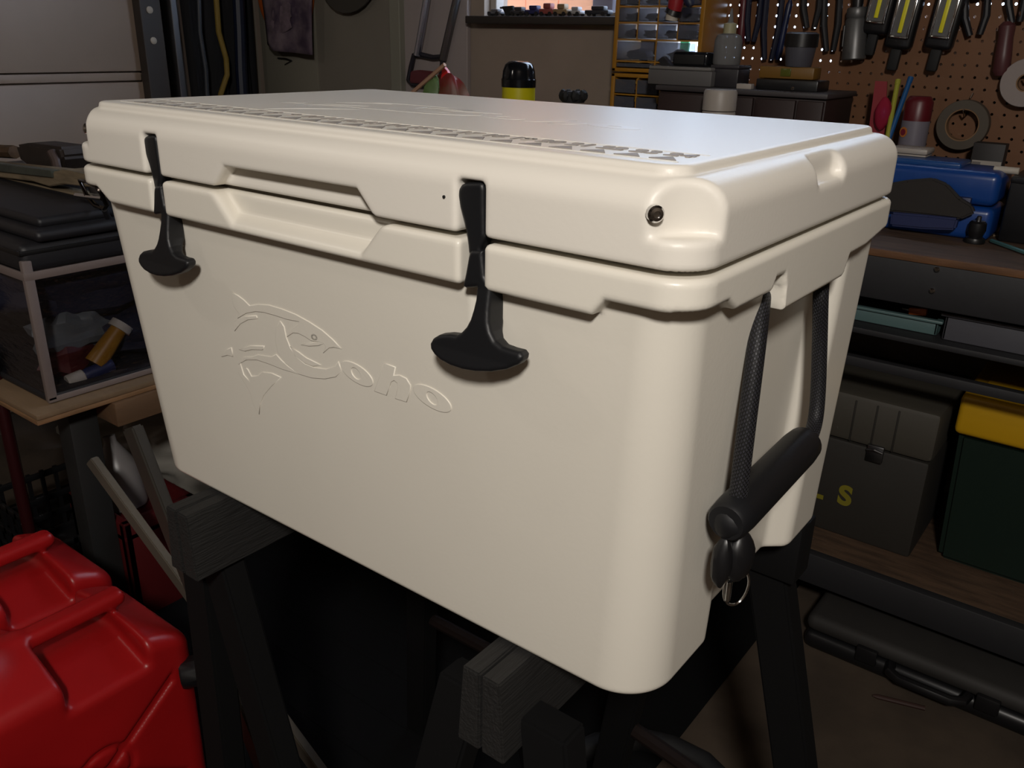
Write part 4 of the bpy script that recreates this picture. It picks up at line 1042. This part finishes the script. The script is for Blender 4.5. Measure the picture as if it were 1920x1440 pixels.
t = thing('cord_reel', 'orange round cord reel hanging in the back left corner', 'reel', at(508, -12, 'y', 1.72))
c = at(512, -14, 'y', 1.76)
B().lathe([(.13, 0), (.15, .008), (.15, .03), (.13, .038), (.04, .038), (.04, 0)], (c.x, 1.795, c.z), (0, 1, 0), 40).done('reel_disc', ORNG, t)
B().lathe([(.03, -.01), (.035, 0), (.035, .02)], (c.x, 1.795, c.z), (0, 1, 0), 20).done('hub', BLACKP, t)
# added dark sheet that fills the shaded corner, and hoses on the left wall
t = thing('hanging_coat', 'dark sheet added to fill the shaded corner behind the garage door', 'coat', at(420, 100, 'x', -2.40))
V = []; Fs = []
y0_, y1_ = at(352, 100, 'x', -2.44).y, 1.82
for i in range(25):
    for j in range(9):
        a = i/24; b = j/8
        V.append((-2.455+.03*math.sin(a*19)*(.4+b)+.012*math.sin(a*41+b*2), y0_+(y1_-y0_)*a, 1.75-b*1.35))
for i in range(24):
    for j in range(8): Fs.append((i*9+j, (i+1)*9+j, (i+1)*9+j+1, i*9+j+1))
cl = mesh_obj('corner_shade_folds', V, Fs, mat('near_black_corner_shade', (14, 14, 18), .9), t); md = cl.modifiers.new('solid', 'SOLIDIFY'); md.thickness = .01
for lab, pts_, r_, m_, nm in (('yellow strap hanging down over the dark corner sheet', ((404, -20), (410, 60), (424, 110), (426, 140), (414, 176), (405, 260)), .010, mat('yellow_webbing', (120, 98, 34), .7), 'strap'),
                          ('thick navy hose hanging right of the yellow strap', ((446, -20), (450, 60), (452, 130), (460, 260)), .022, mat('navy_hose', (14, 22, 44), .5), 'hose'),
                          ('thin black cable hanging at the left of the dark corner sheet', ((372, -20), (375, 60), (386, 130), (392, 260)), .009, mat('slate_cable', (34, 38, 46), .5), 'cable')):
    P = [at(x, y, 'x', -2.37) for x, y in pts_]
    t = thing('hanging_'+nm, lab, nm, P[0]); B().tube(P, r_, 10).done(nm, m_, t)

# ------------------------------------------------------------------ left side: plywood stand with clear bag
PZ = Z0-.20
ply = thing('plywood_stand', 'plywood sheet on a low dark stand left of the cooler', 'stand', (-1.5, .5, 0))
B().box(-2.2, -1.05, .193, .95, PZ-.010, PZ, .001).done('ply_sheet', PLY, ply)
B().box(-2.2, -1.049, .192, .951, PZ-.020, PZ-.011, .001).done('ply_layer', PLYE, ply)
c = at(219, 783, 'z', PZ-.05)
B().box(c.x-.085, c.x, c.y, c.y+.50, PZ-.072, PZ-.021, .002).done('timber_bearer', mat('pale_timber', (104, 78, 54), .7, bump=.2, bscale=30, var=.2, stretch=(5, 1, 5)), ply)
B().box(-2.1, -1.95, .3, .8, PZ-.072, PZ-.021, .002).done('timber_bearer', PLYE, ply)
c = at(138, 800, 'y', .30)
for x, y in ((c.x, .28), (c.x, .78), (-2.08, .28), (-2.08, .78)):
    B().box(x-.028, x+.028, y, y+.06, 0, PZ-.021, .003).done('leg', mat('stand_dark', (34, 34, 34), .6), ply)
bag = thing('clear_storage_bag', 'clear vinyl storage bag with grey piping, full of clutter on plywood', 'bag', (-1.45, .5, PZ))
X1, Y0_, X0, Y1_ = -1.085, .235, -1.95, .80
BT = Z0+.115
B().box(X0, X1, Y0_, Y1_, PZ+.001, PZ+.02, .008).done('base_panel', CLOTHD, bag)
B().box(X0, X1, Y0_, Y1_, BT-.055, BT, .015, 3).done('zip_lid', CLOTHD, bag)
b = B(); b.box(X1-.003, X1-.001, Y0_+.01, Y1_-.01, PZ+.02, BT-.05).box(X0, X1-.01, Y0_+.001, Y0_+.003, PZ+.02, BT-.05); b.done('vinyl_window', FILM, bag)
b = B(); b.box(X0, X1, Y1_-.006, Y1_, PZ+.02, BT-.05).box(X0, X0+.006, Y0_, Y1_, PZ+.02, BT-.05); b.done('back_panel', CLOTHD, bag)
b = B()
b.box(X1-.012, X1+.001, Y0_-.001, Y0_+.018, PZ+.005, BT-.03, .003)
b.box(X1-.005, X1+.0015, Y0_, Y1_, BT-.068, BT-.052, .002).box(X0, X1, Y0_-.0015, Y0_+.005, BT-.068, BT-.052, .002)
b.box(X1-.01, X1+.001, Y0_, Y1_, PZ+.002, PZ+.014, .002)
b.done('piping', PIPING, bag)
b = B(); b.box(X1-.004, X1+.002, Y0_, Y1_, BT-.02, BT-.012, .001).box(X0, X1, Y0_-.002, Y0_+.004, BT-.02, BT-.012, .001); b.done('zip', BLACKP, bag)
# contents
def cont(name, label, cat, px, py, x): return thing(name, label, cat, at(px, py, 'x', x))
c = at(200, 660, 'x', -1.14)
t = cont('yellow_tube', 'yellow brown bottle with a white cap inside the clear bag', 'bottle', 200, 660, -1.14)
a, b_ = at(222, 618, 'x', -1.13), at(178, 682, 'x', -1.13)
B().tube([a, a.lerp(b_, .5), b_], [.017, .020, .022], 14).done('bottle_body', mat('amber', (150, 104, 24), .4), t)
B().tube([a, a+(a-b_).normalized()*.016], [.024, .023], 14).done('cap', WDULL, t)
t = cont('small_bottle', 'small silvery white bottle cap at bottom of clear bag', 'bottle', 140, 712, -1.13)
c = at(140, 712, 'x', -1.125); B().lathe([(.014, -.015), (.015, -.012), (.015, .018), (.013, .02)], c, (.1, .9, .15), 16).done('cap', WDULL, t)
B().lathe([(.012, .02), (.014, .03), (.014, .08)], c, (.1, .9, .15), 16).done('bottle_body', BLUED, t)
t = cont('red_cloth', 'dark red cloth inside the clear bag', 'cloth', 125, 670, -1.16)
c = at(128, 672, 'x', -1.17); B().blob(c, (.03, .055, .035), 3, .2).done('fold', REDD, t)
t = cont('plastic_wrap', 'crumpled grey plastic wrap inside the clear bag', 'wrap', 145, 620, -1.16)
c = at(140, 622, 'x', -1.19); B().blob(c, (.04, .075, .05), 8, .25, 22).done('wrap', mat('grey_wrap', (96, 100, 102), .3), t)
t = cont('navy_jacket', 'dark navy fabric filling the upper part of clear bag', 'clothing', 150, 520, -1.2)
c = at(160, 510, 'x', -1.24); B().blob(c, (.10, .20, .085), 15, .12, 26).done('fabric', mat('navy_fabric', (30, 32, 52), .7), t)
t = cont('black_sack', 'black sack filling the front end of clear bag', 'sack', 30, 600, -1.4)
B().blob((-1.5, .42, PZ+.13), (.20, .15, .10), 18, .08, 26).done('fabric', CLOTHD, t)
t = cont('navy_sack', 'dark blue bundle at the bottom right of clear bag', 'bundle', 240, 700, -1.14)
B().blob((-1.20, .50, PZ+.075), (.085, .12, .05), 21, .1, 20).done('fabric', mat('dark_blue_fabric', (20, 24, 46), .7), t)
# cover and bars lying on the bag
t = thing('folded_cover', 'folded black cover lying on top of the clear bag', 'cover', (-1.5, .5, BT))
B().box(X0+.02, X1+.01, Y0_+.03, Y1_-.03, BT, BT+.022, .010, 3).box(X0+.05, X1-.02, Y0_+.05, Y1_-.04, BT+.020, BT+.040, .009, 3).done('cover', CLOTHD, t)
TT = BT+.040
t = thing('old_timber', 'dusty chipped timber bar lying across the black cover', 'timber', (-1.6, .42, TT))
q = [at(x, y, 'y', .44) for x, y in ((-60, 305), (60, 318), (100, 322), (118, 318), (175, 330), (178, 352), (118, 345), (92, 350), (60, 340), (-60, 325))]
dz = TT-min(p.z for p in q)
B().prism(q, (0, .06, 0), .002).done('timber', DUSTW, t)
B().prism([at(x, y, 'y', .435) for x, y in ((-60, 300), (95, 320), (97, 333), (-60, 315))], (0, .02, 0), .001).done('metal_strip', mat('green_grey_metal', (88, 92, 84), .5, .4, var=.3, vscale=20), t)
lowest = min(p.z for p in q)
b = B()
b.box(-1.95, -1.22, .45, .49, TT, max(lowest+.004, TT+.004), .002); b.done('support_batten', DUSTW, t)
t = thing('bench_vise', 'dark old vise lying on the timber bar at far left', 'vise', at(70, 300, 'y', .52))
q = [at(x, y, 'y', .52) for x, y in ((28, 272), (50, 268), (112, 276), (118, 296), (112, 326), (60, 318), (38, 302))]
B().prism(q, (0, .07, 0), .006).done('vise_body', mat('vise_iron', (56, 48, 44), .6, .3, var=.3, vscale=20), t)
B().tube([at(96, 284, 'y', .51), at(104, 300, 'y', .51), at(108, 322, 'y', .51)], .010, 10).done('jaw', mat('vise_jaw', (78, 64, 60), .5, .4), t)
B().tube([at(-40, 282, 'y', .53), at(28, 285, 'y', .53)], .016, 8).done('screw', mat('rusty_screw', (84, 62, 40), .7, var=.4, vscale=40), t)
t = thing('rail_bar', 'dark flat bar behind the vise, running behind the cooler', 'bar', at(140, 285, 'y', .6))
B().box(at(100, 285, 'y', .62).x, at(200, 285, 'y', .62).x, .60, .63, at(140, 302, 'y', .62).z, at(140, 276, 'y', .62).z, .003).done('bar', mat('dark_bar', (64, 58, 54), .6), t)
t = thing('chrome_clamp', 'shiny black and chrome clamp on bag beside cooler rim', 'clamp', at(180, 365, 'y', .40))
q = [at(x, y, 'y', .40) for x, y in ((150, 338), (166, 342), (180, 348), (190, 362), (200, 385), (196, 392), (178, 385), (163, 368))]
B().tube(q, .0045, 8, close=True).done('ring', mat('dark_chrome', (70, 64, 60), .12, 1), t)
B().prism([at(x, y, 'y', .405) for x, y in ((164, 350), (182, 354), (184, 363), (168, 362))], (0, .01, 0), .001).done('plate', STEEL, t)
B().tube([at(143, 366, 'y', .40), at(165, 369, 'y', .40), at(192, 372, 'y', .40)], .005, 8).done('screw', CHROME, t)
B().tube([at(196, 392, 'y', .40), at(206, 415, 'y', .42)], .006, 8).done('strap', CLOTHD, t)
# lower left clutter
a, b_ = at(-10, 700, 'y', .23), at(56, 1000, 'y', .23); d = b_-a; b_ = a+d*(a.z/(a.z-b_.z))
t = thing('red_pole', 'dark red pole leaning behind the red fuel cans', 'pole', b_)
B().tube([a, b_], .013, 14).done('pole', mat('pole_red', (46, 8, 12), .4), t)
B().lathe([(.016, 0), (.016, .05), (.012, .06)], a, a-b_, 14).done('end_cap', BLACKP, t)
t = thing('plastic_sheeting', 'crumpled cloudy plastic sheeting under the plywood at far left', 'sheeting', (-1.7, .5, 0))
V = []; Fs = []
for i in range(40):
    for j in range(26):
        a, b = i/39, j/25
        V.append((-2.1+a*.85, .67+.035*math.sin(a*13+b*5)+.02*math.sin(a*31-b*17)+.012*math.sin(b*43+a*7), .02+b*.48))
for i in range(39):
    for j in range(25): Fs.append((i*26+j, (i+1)*26+j, (i+1)*26+j+1, i*26+j+1))
mesh_obj('sheet', V, Fs, mat('cloudy_grey_sheet', (150, 146, 138), .25, bump=.6, bscale=20), t)
def crate(label, x0, x1, y0, y1, z0, z1):
    t = thing('milk_crate', label, 'crate', ((x0+x1)/2, (y0+y1)/2, z0))
    b = B()
    for zz in (z0, z0+.05, z0+.10, z1-.02):
        for y in (y0, y1-.008): b.box(x0, x1, y, y+.008, zz, zz+.016, .001)
        for x in (x0, x1-.008): b.box(x, x+.008, y0, y1, zz, zz+.016, .001)
    b.done('rim', BLACKP, t); b = B(); n = 9
    for k in range(n+1):
        x = x0+(x1-x0-.01)*k/n; y = y0+(y1-y0-.01)*k/n
        for yy in (y0, y1-.006): b.box(x, x+.010, yy, yy+.006, z0, z1)
        for xx in (x0, x1-.006): b.box(xx, xx+.006, y, y+.010, z0, z1)
    b.box(x0, x1, y0, y1, z0, z0+.004); b.done('lattice', BLACKP, t)
crate('black plastic lattice crate on the floor behind the red fuel cans', -1.62, -1.24, .26, .58, 0, .19)
a, b_ = at(172, 862, 'y', .27), at(328, 1075, 'y', .27); d = b_-a; b_ = a+d*(a.z/(a.z-b_.z))
t = thing('wooden_lath', 'grey wooden lath leaning diagonally behind the fuel cans', 'lath', b_)
u = d.normalized(); s_ = Vector((.012, 0, .010)); v_ = Vector((0, .008, 0))
B().prism([a-s_-v_, a+s_-v_, a+s_+v_, a-s_+v_], b_-a, .002).done('lath', mat('grey_wood', (98, 90, 78), .8, bump=.3, var=.2), t)
t = thing('jug', 'cloudy white plastic jug standing behind the grey lath', 'jug', (at(235, 880, 'y', .42).x, .42, 0))
c = at(232, 885, 'y', .42)
zb_ = c.z-.09; r_ = .045
B().lathe([(r_*.9, 0), (r_, .01), (r_, .10), (r_*.6, .135), (.014, .16), (.014, .175)], (c.x, .42, zb_), (-.25, 0, 1), 22).done('jug_body', mat('cloudy_white', (128, 124, 124), .35), t)
t2 = thing('red_bin', 'dark red plastic bin holding the cloudy jug', 'bin', (c.x, .42, 0))
B().box(c.x-.12, c.x+.12, .34, .36, 0, zb_+.03, .004).box(c.x-.12, c.x+.12, .50, .52, 0, zb_+.03, .004).box(c.x-.12, c.x-.10, .34, .52, 0, zb_+.03, .004).box(c.x+.10, c.x+.12, .34, .52, 0, zb_+.03, .004).done('bin_wall', REDD, t2)
B().box(c.x-.12, c.x+.12, .34, .52, zb_-.012, zb_-.002).done('bin_floor', REDD, t2)
a, b_ = at(248, 800, 'y', .20), at(372, 1120, 'y', .20); d = b_-a; b_ = a+d*(a.z/(a.z-b_.z))
t = thing('folding_stand_leg', 'dark grey flat steel leg of a folding stand, with bright bolt', 'stand', b_)
s_ = Vector((.017, 0, .008)); v_ = Vector((0, .010, 0))
B().prism([a-s_-v_, a+s_-v_, a+s_+v_, a-s_+v_], b_-a, .003).done('leg', mat('olive_steel', (62, 58, 52), .6, .2), t)
c = at(379, 1170, 'y', .185)
B().tube([c+Vector((-.012, 0, -.004)), c+Vector((.006, 0, .003))], .0055, 8).done('bolt', STEEL, t)

# ------------------------------------------------------------------ red fuel cans
def can_sdf(cx, y0, y1, hw):
    cy = (y0+y1)/2
    def f(x, y, z):
        X = x-cx; d2 = rrect(X, y, 0, cy, hw, (y1-y0)/2, .035)
        aX = np.sqrt(X*X+.0003)
        top = smax((z-(.412-.42*aX))*.9, (z-(.405-(y-(y1-.125))*.62))*.85, .03)
        d = rint(d2, np.maximum(top, -z), .018)
        # grip bay sunk under the handle, open from side to side
        yb0, yb1 = y0+.145, y1-.082
        bay = smax(np.abs(y-(yb0+yb1)/2)-(yb1-yb0)/2-.10*np.clip(aX-.02, 0, .1)*3*0, (.352-.30*aX)-z, .012)
        d = smax(d, -bay, .012)
        bar = rbox(X, y, z, -.019, .019, yb0-.03, yb1+.03, .377, .404, .012)
        d = smin(d, bar, .012)
        dome = np.sqrt(X**2+(y-(y0+.055))**2+((z-.365)*1.0)**2)-.058
        d = smin(d, dome, .03)
        # pressed X on the sides
        u = y-cy; v = z-.17
        for sg in (-1, 1):
            ln = np.abs(u*.62-sg*v*.78)-.006
            lim = np.maximum(np.abs(u)-.13, np.abs(v)-.12)
            gr = np.maximum(np.maximum(ln, lim), hw-.005-np.abs(X))
            d = smax(d, -gr, .008)
        dis = np.sqrt(u**2+v**2)
        pl = np.maximum(np.maximum(np.abs(dis-.045)-.004, hw-.004-np.abs(X)), -.5)
        d = smax(d, -pl, .006)
        return d
    return f
def fuel_can(label, cx, y0, y1):
    hw = .118
    t = thing('fuel_can', label, 'fuel can', (cx, (y0+y1)/2, 0), 'red fuel cans')
    V, Q = sdf_mesh(can_sdf(cx, y0, y1, hw), (cx-hw-.02, y0-.02, -.01), (cx+hw+.02, y1+.02, .45), .004)
    mesh_obj('can_body', V, Q, RED, t)
    return t
t = fuel_can('large red plastic fuel can at lower left, nearest the camera', -.676, -.185, .172)
c = at(366, 1253, 'y', .165)
B().lathe([(.025, -.020), (.027, -.016), (.027, .016), (.024, .020)], (c.x+.004, .160, c.z), (.55, .8, .1), 10).done('vent_cap', BLACKP, t)
B().tube([(c.x, .155, c.z), (c.x+.02, .175, c.z-.004)], .012, 10).done('cap_stem', BLACKP, t)
t2 = fuel_can('second red plastic fuel can, behind and left of nearest one', -.676-.262, -.15, .185)

# ------------------------------------------------------------------ added black sheet, stands in for the deep shade below the cooler
t = thing('floor_shade_sheet', 'black sheet added for the deep shade on the floor below the cooler', 'shade sheet', (-.9, .65, 0))
B().box(-1.85, .05, -.45, 1.78, .0003, .003, .001).done('shade_sheet', mat('black_floor_shade', (10, 10, 11), .9, bump=.2, spec=.15), t)
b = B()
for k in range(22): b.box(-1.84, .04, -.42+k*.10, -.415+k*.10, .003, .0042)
tag(b.done('shade_sheet_ribs', mat('black_floor_shade', (10, 10, 11), .9), t), kind='stuff')
